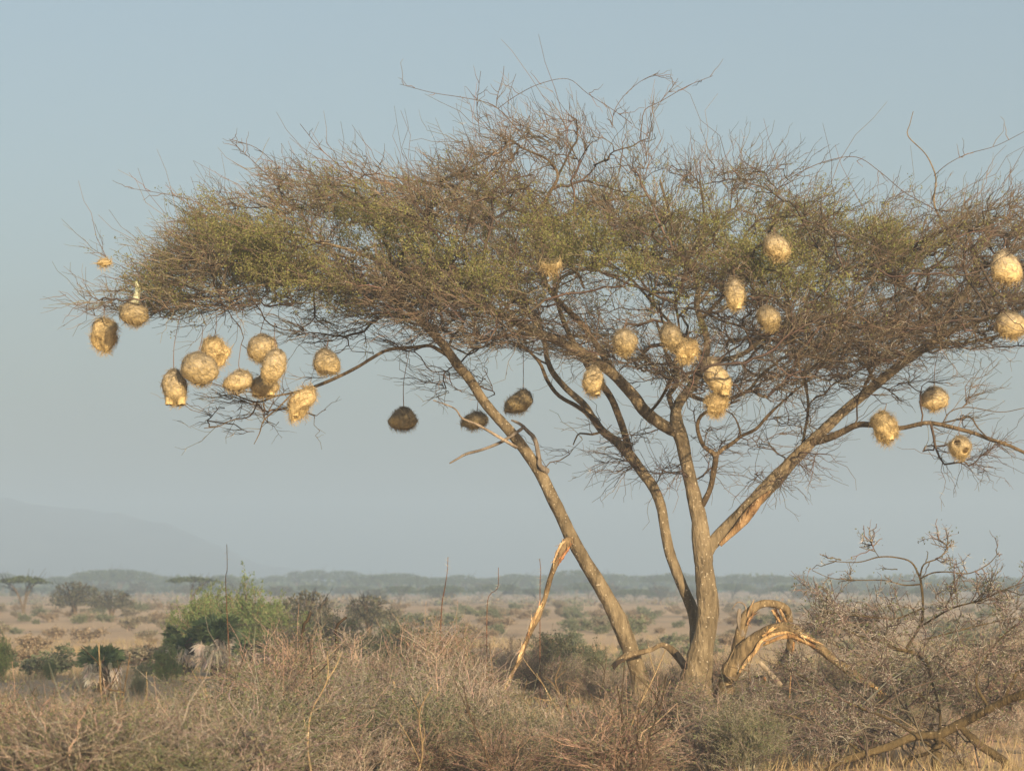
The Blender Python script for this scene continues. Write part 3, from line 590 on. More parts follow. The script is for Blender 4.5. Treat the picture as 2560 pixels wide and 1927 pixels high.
wood_thing("broken_stem", "thick snapped stem arching over with a splintered orange bend, right of the main trunk", "broken trunk", [
 ("stem", M_bark, [(1812,1730,60,-.15),(1822,1690,50,-.15),(1835,1650,42,-.15),(1845,1612,36,-.15),(1853,1576,34,-.15),(1861,1548,33,-.15),(1876,1528,28,-.15),(1896,1513,25,-.15),(1918,1507,24,-.15),(1943,1512,26,-.14),(1961,1520,26,-.12),(1972,1535,22,-.08),(1975,1560,20,-.02),(1976,1590,22,.1),(1974,1612,22,.15),(1966,1640,21,.15),(1950,1662,20,.15),(1936,1676,18,.15)], (1,.93,.82), .13),
 ("torn_wood", M_torn, [(1932,1524,14,-.17),(1941,1538,14,-.19),(1952,1558,14,-.18),(1960,1578,10,-.16)], (1.1,1.0,.85), .2),
 ("torn_wood", M_torn, [(1950,1524,10,-.18),(1958,1540,12,-.2),(1968,1560,11,-.18),(1973,1580,6,-.16)], (1.25,1.2,1.1), .2),
 ("torn_wood", M_torn, [(1941,1527,5,-.2),(1950,1545,5,-.21),(1961,1566,5,-.2)], (.25,.2,.18), .2),
 ("stub", M_grey, [(1856,1590,16,-.18),(1848,1560,18,-.18),(1847,1535,16,-.17),(1850,1522,10,-.16)], (.7,.65,.6), .2),
 ("splinter", M_grey, [(1866,1536,9,-.15),(1862,1512,6,-.15),(1844,1505,5,-.15),(1830,1522,3,-.15)], (.8,.75,.7), .15),
 ("splinter", M_torn, [(1868,1540,8,-.2),(1875,1520,6,-.22),(1886,1498,2,-.22)], (1,.95,.9), .1),
 ("torn_wood", M_torn, [(1868,1560,5,-.22),(1875,1545,9,-.23),(1882,1538,4,-.22)], (1.1,.95,.85), .15),
])
wood_thing("fallen_limb", "long fallen limb with twisted orange torn wood, sloping down to the lower right", "fallen limb", [
 ("limb", M_bark, [(1822,1690,60,-.28),(1845,1650,54,-.3),(1876,1612,48,-.32),(1910,1583,38,-.34),(1950,1568,36,-.36),(1982,1572,36,-.38),(2010,1592,34,-.4),(2051,1622,29,-.45),(2078,1643,27,-.5),(2099,1659,26,-.55),(2135,1686,27,-.65),(2169,1710,26,-.75),(2200,1733,26,-.85),(2230,1755,24,-.95),(2279,1787,23,-1.15),(2327,1820,22,-1.4),(2350,1838,18,-1.5)], (.95,.88,.76), .13),
 ("torn_wood", M_torn, [(1848,1680,8,-.42),(1868,1652,14,-.43),(1890,1626,14,-.43),(1904,1602,12,-.43),(1930,1588,12,-.44),(1965,1580,10,-.46),(1990,1586,6,-.47)], (1.25,1.15,.95), .14),
 ("torn_wood", M_torn, [(1908,1612,8,-.42),(1940,1598,14,-.45),(1975,1590,16,-.46),(2010,1602,16,-.48),(2040,1620,8,-.5)], (.8,.68,.52), .16),
 ("torn_wood", M_torn, [(1905,1590,6,-.42),(1925,1577,9,-.44),(1938,1570,5,-.44)], (1.2,1.1,.9), .16),
 ("torn_wood", M_torn, [(2180,1713,5,-.88),(2192,1722,12,-.92),(2204,1732,5,-.94)], (1.2,1.,.75), .2),
 ("torn_wood", M_torn, [(2262,1772,5,-1.15),(2275,1782,9,-1.2),(2290,1794,4,-1.26)], (1.2,1.,.75), .2),
 ("torn_wood", M_torn, [(2000,1588,6,-.52),(2025,1598,9,-.53),(2045,1606,4,-.53)], (1.2,1.1,1.), .2),
 ("hanging_strip", M_torn, [(1985,1602,8,-.42),(1980,1650,6,-.4),(1976,1700,5,-.4),(1973,1759,5,-.4),(1968,1810,6,-.4),(1965,1848,5,-.4)], (.75,.6,.45), .2),
])
wood_thing("cut_log", "short grey cut log leaning under the broken stem", "log", [
 ("log", M_grey, [(1900,1655,15,-.6),(1912,1668,17,-.62),(1932,1690,20,-.64),(1952,1714,22,-.66)], (1.25,1.15,1.), .06)])
wood_thing("dead_bough", "dark dead bough lying level behind the cut log", "branch", [
 ("bough", M_grey, [(1830,1708,8,-.4),(1860,1699,10,-.4),(1895,1692,9,-.4),(1925,1690,12,-.4)], (.3,.27,.24), .15),
 ("stub", M_torn, [(1912,1690,12,-.4),(1906,1730,11,-.42),(1904,1765,8,-.42)], (.5,.33,.22), .15)])
wood_thing("root_log", "weathered crooked log across the foot of the two trunks", "log", [
 ("log", M_bark, [(1532,1668,16,-.3),(1550,1650,20,-.3),(1575,1636,22,-.3),(1603,1630,18,-.3),(1632,1622,14,-.3),(1655,1612,14,-.3),(1680,1625,22,-.3),(1700,1648,24,-.3),(1712,1668,20,-.3)], (.85,.8,.75), .16),
 ("dark_end", M_grey, [(1690,1630,16,-.36),(1702,1648,22,-.36),(1712,1662,20,-.36),(1716,1672,10,-.36)], (.14,.13,.12), .16),  # ends of the log tinted near black
 ("dark_end", M_grey, [(1534,1672,8,-.36),(1545,1655,16,-.37),(1560,1647,8,-.36)], (.18,.15,.13), .2)])
# ------------------------------------------------------------------ shrubs
def bush_parts(seed_, h, rad_, stems, n1, n2, n3, tw, leaf=None, nleaf=0, lsize=.012, spread=.75, nth=0, r0=.012, wisps=True, up=.25):
    R = np.random.default_rng(seed_)
    a = R.uniform(0, 6.28, stems); tilt = R.uniform(.1, 1, stems) * rad_ * .8
    q = np.linspace(0, 1, 7)[None, :, None]
    tip = np.stack([np.cos(a) * tilt, np.sin(a) * tilt, h * R.uniform(.55, .95, stems)], -1)
    b0 = np.stack([np.cos(a), np.sin(a), 0 * a], -1) * R.uniform(0, .12, stems)[:, None]
    s0 = b0[:, None] + (tip - b0)[:, None] * q + np.array([0, 0, 1]) * (q * (1 - q)) * .3 * h + R.normal(size=(stems, 7, 3)) * .025 * (q > 0)
    cen = np.array([0, 0, h * .4]); wsp = grow(s0, max(4, stems), h * .75, .35, .45, .1, cen, 6, .5, 1, .35, R=R)
    s1 = grow(s0, n1, h * .5, spread, up, .3, cen, 6, .2, 1, .4, R=R); s2 = grow(s1, n2, h * .28, spread, up * .8, .2, cen, 5, .2, 1, .4, R=R)
    s3 = grow(s2, n3, h * .13, spread, up * .6, .1, cen, 4, .1, 1, .4, R=R)
    for s in (s1, s2, s3): s[..., 2] = np.maximum(s[..., 2], .01)
    mb = MB(); tw = np.asarray(tw)
    tubes(mb, s0, np.linspace(r0, r0 * .5, 7)[None].repeat(stems, 0), 6, tintvar(stems, tw, .2, R))
    tubes(mb, s1, np.linspace(r0 * .5, r0 * .22, 6)[None].repeat(n1, 0), 4, tintvar(n1, tw, .25, R))
    tubes(mb, s2, np.linspace(.0042, .002, 5)[None].repeat(n2, 0), 3, tintvar(n2, tw * 1.1, .25, R))
    tubes(mb, s3, np.linspace(.0026, .0014, 4)[None].repeat(n3, 0), 3, tintvar(n3, tw * 1.2, .25, R))
    if wisps: tubes(mb, wsp, np.linspace(.004, .0016, 6)[None].repeat(len(wsp), 0), 4, tintvar(len(wsp), tw, .3, R))
    out = [("branches", mb, M_twig)]
    if nleaf:
        base = np.concatenate([s3.reshape(-1, 3), s2[:, 2:].reshape(-1, 3)]); c = base[R.integers(0, len(base), nleaf)] + R.normal(size=(nleaf, 3)) * .02
        l = MB(); mv = R.uniform(0, 1, (nleaf, 1)); leafquads(l, c, lsize, (np.asarray(leaf[0]) * mv + np.asarray(leaf[1]) * (1 - mv)) * R.uniform(.65, 1.35, (nleaf, 1)), R=R); out.append(("leaves", l, M_leaf))
    if nth: out.append(("thorns", thorns(np.concatenate([s2]), nth, .05, R, .0018), M_thorn))
    return out
def proto(name, parts):
    o = bpy.data.objects.new(name, None); o.empty_display_size = .1
    hh_ = .1
    for (cn, mb, mt) in parts:
        hh_ = max(hh_, float(np.percentile(np.concatenate(mb.v)[:, 2], 99.7))); me = mb.mesh(cn, mt); c = bpy.data.objects.new(cn, me); c.parent = o
    PH_[o.name] = hh_
    return o
PH_ = {}
def place(pr, loc, rz, s, label, cat, group=None):
    c = pr.copy(); COL.objects.link(c); c.location = tuple(float(q) for q in loc); c.rotation_euler = (0, 0, rz); c.scale = (s, s, s) if np.isscalar(s) else s
    for ch in pr.children:
        d = ch.copy(); COL.objects.link(d); d.parent = c
    return tag(c, label, cat, group)
GREY = (.27, .21, .145); BRN = (.28, .20, .12); PALE = (.33, .26, .19)
bare = [proto("thorn_bush", bush_parts(200 + k, 1.2, .8, 13, 110, 520, 1200, ((.235, .185, .15), (.26, .18, .13), (.31, .245, .19), (.17, .13, .105), (.23, .20, .145))[k % 5], ((.13, .17, .07), (.21, .18, .10)), (2200, 3500, 1200, 3500, 10000)[k % 5], .0085, nth=(500, 200, 700, 100, 300)[k % 5], r0=.016, up=.15)) for k in range(5)]
leafy = [proto("leafy_bush", bush_parts(300 + k, 1.1, .7, 16, 160, 900, 1500, BRN, (((.15, .21, .075), (.19, .24, .09)), ((.20, .23, .12), (.24, .24, .15)))[k % 2], 26000, .013, up=.05, wisps=False)) for k in range(4)]
plain = [proto("scrub_bush", bush_parts(400 + k, .6, .55, 10, 60, 260, 600, ((.36, .29, .22), (.36, .27, .18), (.30, .27, .19))[k % 3], (((.25, .24, .15), (.34, .27, .19)), ((.40, .31, .2), (.32, .25, .17)), ((.17, .21, .10), (.24, .24, .15)))[k % 3], 1600, .024)) for k in range(6)]
def wx(px, d): return (px - 1280) / F * d
R2 = np.random.default_rng(21)
def bush_at(pr, px, d, topy, label, cat="bush", group=None, hgt=1.2, wide=1.):
    """stand a bush so that its top reaches photo row topy"""
    X = wx(px, d); z0 = float(gz(X, d)); top = CAMZ + (1458 - topy) / F * d
    s = max(.22, (top - z0) / PH_[pr.name])
    return place(pr, (X, d, z0 - .02), R2.uniform(0, 6.28), (s * wide, s * wide, s), label, cat, group)
# the thicket in front of, around and behind the tree
zones = [
 # (x0,x1, d0,d1, top row lo, hi, count, label, group)
 (20, 620, 17, 22, 1745, 1830, 20, "low blurred brown bare bush at the very front on the left", "low brown bushes at the front left"),
 (560, 1250, 22, 27, 1650, 1770, 17, "tangled bare thorn bush in the front row left of the trunks", "bare thorn bushes in the front row left of the trunks"),
 (1150, 1880, 22, 27, 1705, 1790, 15, "tangled bare thorn bush in the front row before the trunks", "bare thorn bushes in the front row before the trunks"),
 (640, 1180, 27, 33, 1560, 1670, 15, "taller bare thorn bush in the second row left of the leaning trunk", "bare thorn bushes in the second row left of the leaning trunk"),
 (1350, 1880, 31, 36, 1670, 1715, 11, "bare grey bush just behind the feet of the trunks", "bare bushes behind the feet of the trunks"),
 (650, 1450, 37, 46, 1580, 1640, 10, "hazy bare bush far back in the thicket", "hazy bushes at the back of the thicket"),
 (1950, 2560, 30.6, 36, 1620, 1720, 17, "bare bush behind the fallen limb on the right", "bare bushes behind the fallen limb"),
 (1900, 2600, 26, 29, 1760, 1840, 11, "low bare bush under the fallen limb in the right corner", "low bushes under the fallen limb"),
]
for zi, (x0, x1, d0, d1, t0, t1, cnt, lb, gp) in enumerate(zones):
    for k in range(max(3, cnt // 3)):   # grey-green leafy undergrowth between the bare bushes
        px = x0 + (x1 - x0) * (k + R2.uniform(0, 1)) / max(3, cnt // 3); d = R2.uniform(d0, d1) + 1.5
        bush_at(leafy[1 + 2 * (k % 2)] if d0 >= 28 else bare[4], px, d, R2.uniform(t0, t1) + 5, 'low grey-green leafy bush half buried among the bare bushes', group='leafy undergrowth in the thicket', hgt=1.1)
    for k in range(cnt):
        px = x0 + (x1 - x0) * (k + .5 + R2.uniform(-.4, .4)) / cnt; d = R2.uniform(d0, d1); ty_ = R2.uniform(t0, t1) + R2.uniform(-75, 10)
        if 1190 < px < 1400 and d < 29: ty_ = max(ty_, 1775)
        bush_at(bare[R2.integers(0, 5)], px, d, ty_, lb, group=gp, wide=R2.uniform(.95, 1.7))
for (px, d, ty) in ((980, 46, 1560), (1130, 45, 1610), (1420, 44, 1580), (1500, 44, 1620), (800, 44, 1550), (2080, 42, 1640), (2220, 44, 1650), (2420, 42, 1640)):
    bush_at(leafy[1 + 2 * (int(px) % 2)], px, d, ty, "green-tinged leafy bush among the bare ones behind the thicket", "bush", "leafy bushes behind the thicket", 1.1)
for (px, d, ty, lb) in ((505, 52, 1478, "grey-green bush at the left flank of the big green bush"), (620, 56, 1440, "tall rounded bright green bush rising above the plain"), (535, 58, 1465, "smaller dark green bush between the rounded one and the grey-green one"),
                        (420, 47, 1600, "dusty olive bush in front of the palm clump"), (130, 50, 1680, "low green bush beside the left fan palm"), (-5, 50, 1575, "green bush cut off by the left edge"), (690, 54, 1500, "olive bush at the right flank of the rounded green bush"), (450, 54, 1530, "olive bush rising behind the left end of the palm clump"), (760, 52, 1545, "dull olive bush to the right of the palm clump"), (350, 44, 1705, "low dusty green bush right of the left fan palm")):
    bush_at(leafy[(0, 2, 1)[int(px) % 3] if 'bright' not in lb else 0], px, d, ty, lb, "bush", None, 1.1, .62)
# tall thin shoots sticking up out of the thicket
for i_, (rows, lb) in enumerate((
 ([(1095,1600,5,2),(1103,1540,5,2),(1112,1470,4,2),(1118,1430,3,2),(1120,1392,2,2)], "thin reddish shoot standing up left of the snapped branch, tallest of the three"),
 ([(1218,1640,5,1),(1217,1560,4,1),(1222,1490,3,1),(1244,1470,3,1),(1246,1418,2,1)], "thin reddish shoot midway between its two neighbours"),
 ([(1350,1560,4,2),(1350,1480,4,2),(1352,1430,3,2),(1349,1396,2,2)], "thin reddish shoot just left of the snapped branch top"),
 ([(585,1560,5,6),(565,1480,4,6),(568,1420,3,6),(567,1360,2,6)], "lone thin shoot rising in front of the rounded green bush"),
 ([(735,1640,8,0),(755,1590,8,0),(768,1552,9,0),(777,1530,6,0)], "short dark crooked stick poking up on the left, the straighter of two"),
 ([(820,1680,8,0),(842,1610,8,0),(838,1585,8,0),(845,1560,8,0),(866,1542,6,0)], "short dark crooked stick with a hooked top, the right one of two"),
 ([(960,1850,9,-4),(965,1800,9,-4),(978,1760,9,-4),(985,1710,9,-4),(982,1700,6,-4)], "bleached grey stick standing in the front thicket"))):
    p, r = limb3d(rows); p[0, 2] = 0; d_ = D0 + rows[0][3]
    base = np.array([p[0, 0], p[0, 1], float(gz(p[0, 0], p[0, 1])) - .05]); p[0] = base
    o = thing("upright_shoot" if i_ < 4 else "dead_stick", lb, "shoot" if i_ < 4 else "stick", base)
    mb = MB(); thick(mb, p - base, np.maximum(r * (.6 if i_ < 4 else 1), .003), sides=6, step=.04, rough=.1, c=((.8, .5, .4), (.8, .5, .4), (.8, .5, .4), (.8, .5, .4), (.3, .25, .22), (.3, .25, .22), (1.6, 1.5, 1.4))[i_], seed=i_ + 50)
    mb.build("stem", M_bark, o)
    if i_ < 4: mb = thorns(p[None] - base, 16, .05); mb.build("thorns", M_thorn, o)
R5 = np.random.default_rng(91)
for i_ in range(34):
    px = R5.uniform(150, 1900); d = R5.uniform(21, 33); X = wx(px, d); z0 = float(gz(X, d)) - .05; hh = (CAMZ + (1458 - R5.uniform(1600, 1760)) / F * d) - z0
    a = R5.uniform(0, 6.28); ln = R5.uniform(.1, .6) * hh; K = 6; q = np.linspace(0, 1, K)[:, None]
    p = q * np.array([math.cos(a) * ln, math.sin(a) * ln, hh]) + R5.normal(size=(K, 3)) * .035 * (q > 0); k2 = i_ % 3
    o = thing("dead_stick", ("crooked dark bare stick poking out of the thicket", "bleached pale stick poking out of the thicket", "slim brown forked stick poking out of the thicket")[k2], "stick", (X, d, z0), ("dark sticks in the thicket", "bleached sticks in the thicket", "brown forked sticks in the thicket")[k2])
    mb = MB(); tn = ((.35, .3, .28), (1.5, 1.4, 1.25), (.8, .7, .6))[k2]; r0 = R5.uniform(.007, .013); thick(mb, p, np.linspace(r0, r0 * .35, K), sides=6, step=.04, rough=.12, c=tn, seed=300 + i_)
    for j in range(3): 
        b0 = p[2 + j]; dv = R5.normal(size=3) * .12 + np.array([0, 0, .16]); thick(mb, [b0, b0 + dv * .5 + R5.normal(size=3) * .01, b0 + dv], [r0 * .5, r0 * .35, r0 * .2], sides=5, step=.04, rough=.1, c=tn, seed=j)
    mb.build("stem", M_bark, o)
# ------------------------------------------------------------------ the near thorn bush, lower right
nb_d = 24.5
NB = {
 'm': [(2335,2080,30,0),(2340,1927,26,0),(2343,1880,24,0),(2344,1842,24,0),(2380,1820,24,0),(2420,1800,23,0),(2474,1771,22,-.1),(2520,1748,20,-.2),(2560,1734,20,-.3),(2660,1700,12,-.5)],
 'b': [(2350,1838,22,0),(2310,1838,22,0),(2270,1846,21,0),(2220,1866,20,-.1),(2160,1884,18,-.1),(2103,1903,17,-.2),(2060,1930,12,-.2)],
 'c': [(2352,1845,12,0),(2375,1865,11,0),(2398,1895,10,0),(2415,1930,9,.1),(2430,2050,9,.1)],
 'd': [(2400,1815,14,0),(2425,1840,20,0),(2453,1865,20,0),(2490,1888,22,0),(2520,1920,24,.1),(2560,2050,26,.2)],
 'e': [(2500,1760,12,-.1),(2530,1705,10,-.2),(2545,1680,9,-.2),(2600,1660,7,-.3)],
 'f': [(2340,1870,11,0),(2310,1885,10,.1),(2270,1900,10,.2),(2255,1950,9,.2)],
 'g': [(2329,1700,7,1.2),(2320,1664,9,1.2),(2287,1632,12,1.2),(2240,1622,11,1.2),(2200,1600,9,1.1),(2150,1588,6,1.),(2080,1560,4,.9)],
 'h': [(2345,1860,8,.1),(2350,1780,7,.6),(2329,1700,7,1.2),(2310,1640,8,1.3),(2280,1630,10,1.3),(2265,1625,10,1.3),(2285,1590,8,1.3),(2305,1550,8,1.3),(2307,1500,7,1.3),(2303,1462,7,1.3),(2298,1440,6,1.3),(2278,1405,5,1.3),(2240,1393,4,1.3),(2197,1392,4,1.3),(2144,1405,3,1.3),(2071,1402,2,1.3)],
 'h2': [(2303,1445,5,1.3),(2330,1432,4,1.3),(2368,1429,4,1.2),(2421,1433,3,1.2),(2470,1410,3,1.2),(2498,1380,2,1.2)],
 'h3': [(2303,1460,5,1.3),(2260,1462,4,1.2),(2210,1450,3,1.1),(2150,1450,3,1.),(2080,1445,2,1.),(2030,1425,1.6,1.)],
 'h4': [(2300,1440,5,1.3),(2310,1410,4,1.2),(2345,1395,3,1.2),(2370,1370,2.6,1.2),(2345,1345,2,1.2)],
 'h5': [(2197,1392,2,1.3),(2185,1372,1.8,1.3),(2172,1340,1.6,1.3)],
 'h6': [(2310,1560,6,1.3),(2380,1520,5,1.),(2450,1500,4,.8),(2520,1470,3,.6),(2600,1440,2,.5)],
 'h7': [(2305,1600,6,1.3),(2380,1580,5,1.5),(2460,1560,4,1.6),(2560,1540,3,1.6)],
 'h8': [(2306,1520,5,1.3),(2240,1545,4,.9),(2160,1540,3,.6),(2060,1530,2,.4)],
 'h9': [(2350,1780,8,.6),(2250,1700,6,.9),(2150,1640,5,.9),(2060,1600,3,.8)],
 'h10': [(2474,1771,9,-.1),(2440,1700,7,0),(2480,1620,6,.1),(2540,1560,4,.1)],
 'h11': [(2340,1872,8,.0),(2230,1800,7,.2),(2130,1760,6,.3),(2020,1700,4,.3),(1950,1660,3,.3)],
 'h12': [(2160,1884,7,-.1),(2080,1830,6,.1),(1980,1790,5,.1),(1880,1770,3,.1)],
}
nb0 = P(2340, 1990, nb_d); nb0[2] = gz(nb0[0], nb0[1])
near = thing("thorn_bush", "large near thorn bush filling the lower right corner, thick forked stems showing", "bush", nb0)
tws = []
for nm, rows in NB.items():
    a = np.array(rows, float); p = P(a[:, 0], a[:, 1], nb_d + a[:, 3]); r = a[:, 2] / F * nb_d / 2
    mb = MB(); seed += 1; ps, rs = thick(mb, p - nb0, np.maximum(r, .003), sides=12 if a[0, 2] > 12 else 6, step=.03, rough=.1, c=(.5, .46, .36), seed=seed)
    mb.build("limb", M_bark, near)
    s = np.linspace(0, len(ps) - 1, 8).astype(int); tws.append(ps[s])
tws = np.array(tws); upp = tws[[i for i, k in enumerate(NB) if k in ('e', 'g', 'h6', 'h7', 'h8', 'h9', 'h10', 'h11', 'h12')]]; hi_ = tws[[i for i, k in enumerate(NB) if k in ('h', 'h2', 'h3', 'h4', 'h5')]]; nbm = tws[[i for i, k in enumerate(NB) if k in ('m', 'b')]]
fan_ = []
for _k in range(24):
    g_ = P(rng.uniform(1950, 2640), rng.uniform(1540, 1860), nb_d + rng.uniform(-.8, 2.2)) - nb0; r_ = np.array([rng.uniform(-1.2, .8), rng.uniform(-.3, 1.6), .05]); q_ = np.linspace(0, 1, 8)[:, None]
    fan_.append(r_ + (g_ - r_) * q_ + np.array([0, 0, .25]) * q_ * (1 - q_) * np.linalg.norm(g_ - r_) + rng.normal(size=(8, 3)) * .03)
fan_ = np.array(fan_); mb = MB(); tubes(mb, fan_, np.linspace(.008, .003, 8)[None].repeat(24, 0), 6, tintvar(24, (.15, .115, .085), .25)); mb.build("stems", M_twig, near)
s1 = np.concatenate([grow(np.concatenate([upp, upp[::2], nbm, fan_]), 300, .42, .7, .05, .25, np.array([0, 0, .6]), 6, .15, 1, .4), grow(hi_, 42, .16, .8, .0, .1, np.array([0, 0, .6]), 6, .3, 1, .4)])
_w = s1 + nb0; _x = _w[..., 0] / _w[..., 1] * F + 1280; _y = 1458 - (_w[..., 2] - CAMZ) / _w[..., 1] * F
_t = np.clip((_x - 2030) / 310, 0, 1); _near = (np.abs(_y - (1608 + _t * 215)) < 26) & (_x > 1990) & (_x < 2350)
_keep = ~(_near.any(1) & (rng.uniform(0, 1, len(s1)) < .8)); _keep[-42:] = True; s1 = s1[_keep]
s2 = np.concatenate([grow(s1[:-42], 2800, .17, .7, .06, .1, np.array([0, 0, .5]), 5, lo=.1), grow(s1[-42:], 60, .09, .7, .1, K=5)]); s3 = grow(s2, 6500, .07, .7, .05, K=4)
mb = MB(); tubes(mb, s1, np.linspace(.0055, .003, 6)[None].repeat(len(s1), 0), 5, tintvar(len(s1), (.14, .105, .08), .25))
tubes(mb, s2, np.linspace(.0035, .0018, 5)[None].repeat(len(s2), 0), 3, tintvar(len(s2), (.16, .12, .095), .25))
tubes(mb, s3, np.linspace(.0024, .0012, 4)[None].repeat(len(s3), 0), 3, tintvar(len(s3), (.19, .14, .11), .25))
mb.build("twigs", M_twig, near); thorns(np.concatenate([s1[:-42, :5], s2]), 4500, .045, r=.0015).build("thorns", M_thorn, near)
l = MB(); c = s3.reshape(-1, 3)[rng.integers(0, len(s3) * 4, 7000)] + rng.normal(size=(7000, 3)) * .02
leafquads(l, c, .006, tintvar(7000, (.15, .16, .065), .25)); l.build("leaves", M_leaf, near)
# ------------------------------------------------------------------ fan palms with skirts of dead leaves
def palm(px, d, topy, label, n_up, n_dead, wide, sd):
    wide *= .55; n_dead = int(n_dead * .6)
    R = np.random.default_rng(sd); X = wx(px, d); z0 = float(gz(X, d)); top = CAMZ + (1458 - topy) / F * d - z0
    o = thing("fan_palm", label, "palm", (X, d, z0))
    def fans(cen, dirs, size, droop, cols, nb=13):
        mb = MB(); nn = len(cen)
        side = unit(np.cross(dirs, R.normal(size=(nn, 3)))); 
        for b in range(nb):
            a = (b / (nb - 1) - .5) * 2.3; dv = unit(dirs * math.cos(a) + side * math.sin(a) + R.normal(size=(nn, 3)) * .08)
            L_ = size * (1 - .25 * abs(a)) * R.uniform(.8, 1.1, nn)[:, None]; nrm = unit(np.cross(dv, side + .3 * R.normal(size=(nn, 3)))); wd = np.cross(dv, nrm) * .016
            p1 = cen + dv * L_ * .5; p2 = cen + dv * L_ + np.array([0, 0, -1]) * droop * L_
            mb.add(np.stack([cen, p1 - wd, p2, p1 + wd], 1), np.arange(nn * 4).reshape(-1, 4), c=np.repeat(cols * R.uniform(.8, 1.2, (nn, 1)), 4, 0))
        return mb
    a = R.uniform(0, 6.28, n_up); rr = wide * np.sqrt(R.uniform(0, 1, n_up))
    cen = np.stack([np.cos(a) * rr, np.sin(a) * rr, top * R.uniform(.55, .85, n_up)], -1)
    dirs = unit(np.stack([np.cos(a), np.sin(a), R.uniform(-.1, 1.3, n_up)], -1) + R.normal(size=(n_up, 3)) * .3)
    fans(cen, dirs, top * .28, .15, tintvar(n_up, (.15, .20, .09), .2, R)).build("green_fronds", M_leaf, o)
    a = R.uniform(0, 6.28, n_dead); rr = wide * R.uniform(.6, 1.05, n_dead)
    cen = np.stack([np.cos(a) * rr, np.sin(a) * rr, top * R.uniform(.25, .62, n_dead)], -1)
    dirs = unit(np.stack([np.cos(a) * .35, np.sin(a) * .35, -1 + 0 * a], -1) + R.normal(size=(n_dead, 3)) * .15)
    fans(cen, dirs, top * .24, .1, tintvar(n_dead, (.8, .7, .56), .2, R), 7).build("dead_fronds", M_leaf, o)
    mb = MB(); thick(mb, [(0, 0, -.1), (0.03, 0, top * .4), (0, 0, top * .72)], [.12, .1, .08], sides=12, c=(.6, .55, .5), seed=sd); mb.build("trunk", M_bark, o)
palm(258, 45, 1608, "squat fan palm with a pale skirt of dead fronds on the left", 60, 90, .45, 1)
palm(470, 50, 1560, "fan palm at the left end of the palm clump", 40, 60, .5, 2)
palm(545, 49, 1530, "fan palm with hanging whitish dead fronds in the middle of the palm clump", 60, 90, .5, 3)
palm(640, 48, 1590, "fan palm at the right end of the palm clump", 50, 60, .5, 4)
palm(690, 44, 1635, "low fan palm in front of the palm clump", 40, 60, .35, 5)
# ------------------------------------------------------------------ the plain: scrub, far trees
R3 = np.random.default_rng(5); cnt = 0; placed = []
while cnt < 290:
    d = 46 + (165 - 46) * R3.uniform() ** .75; px = R3.uniform(-60, 2620); X = wx(px, d)
    if d < 62 and px > 420: continue
    s = R3.uniform(.3, .85)
    if any((X - a) ** 2 + (d - b_) ** 2 < .8 for a, b_ in placed[-120:]): continue
    placed.append((X, d)); kd_ = int(R3.integers(0, 6))
    lb = ("dull grey-brown scrub bush on the sandy plain", "dry brown scrub bush on the sandy plain", "greener scrub bush on the sandy plain")[kd_ % 3]
    place(plain[kd_], (X, d, float(gz(X, d)) - .02), R3.uniform(0, 6.28), (s * 1.25, s * 1.25, s * .8), lb, "bush", ("grey-brown scrub on the plain", "dry brown scrub on the plain", "greener scrub on the plain")[kd_ % 3]); cnt += 1
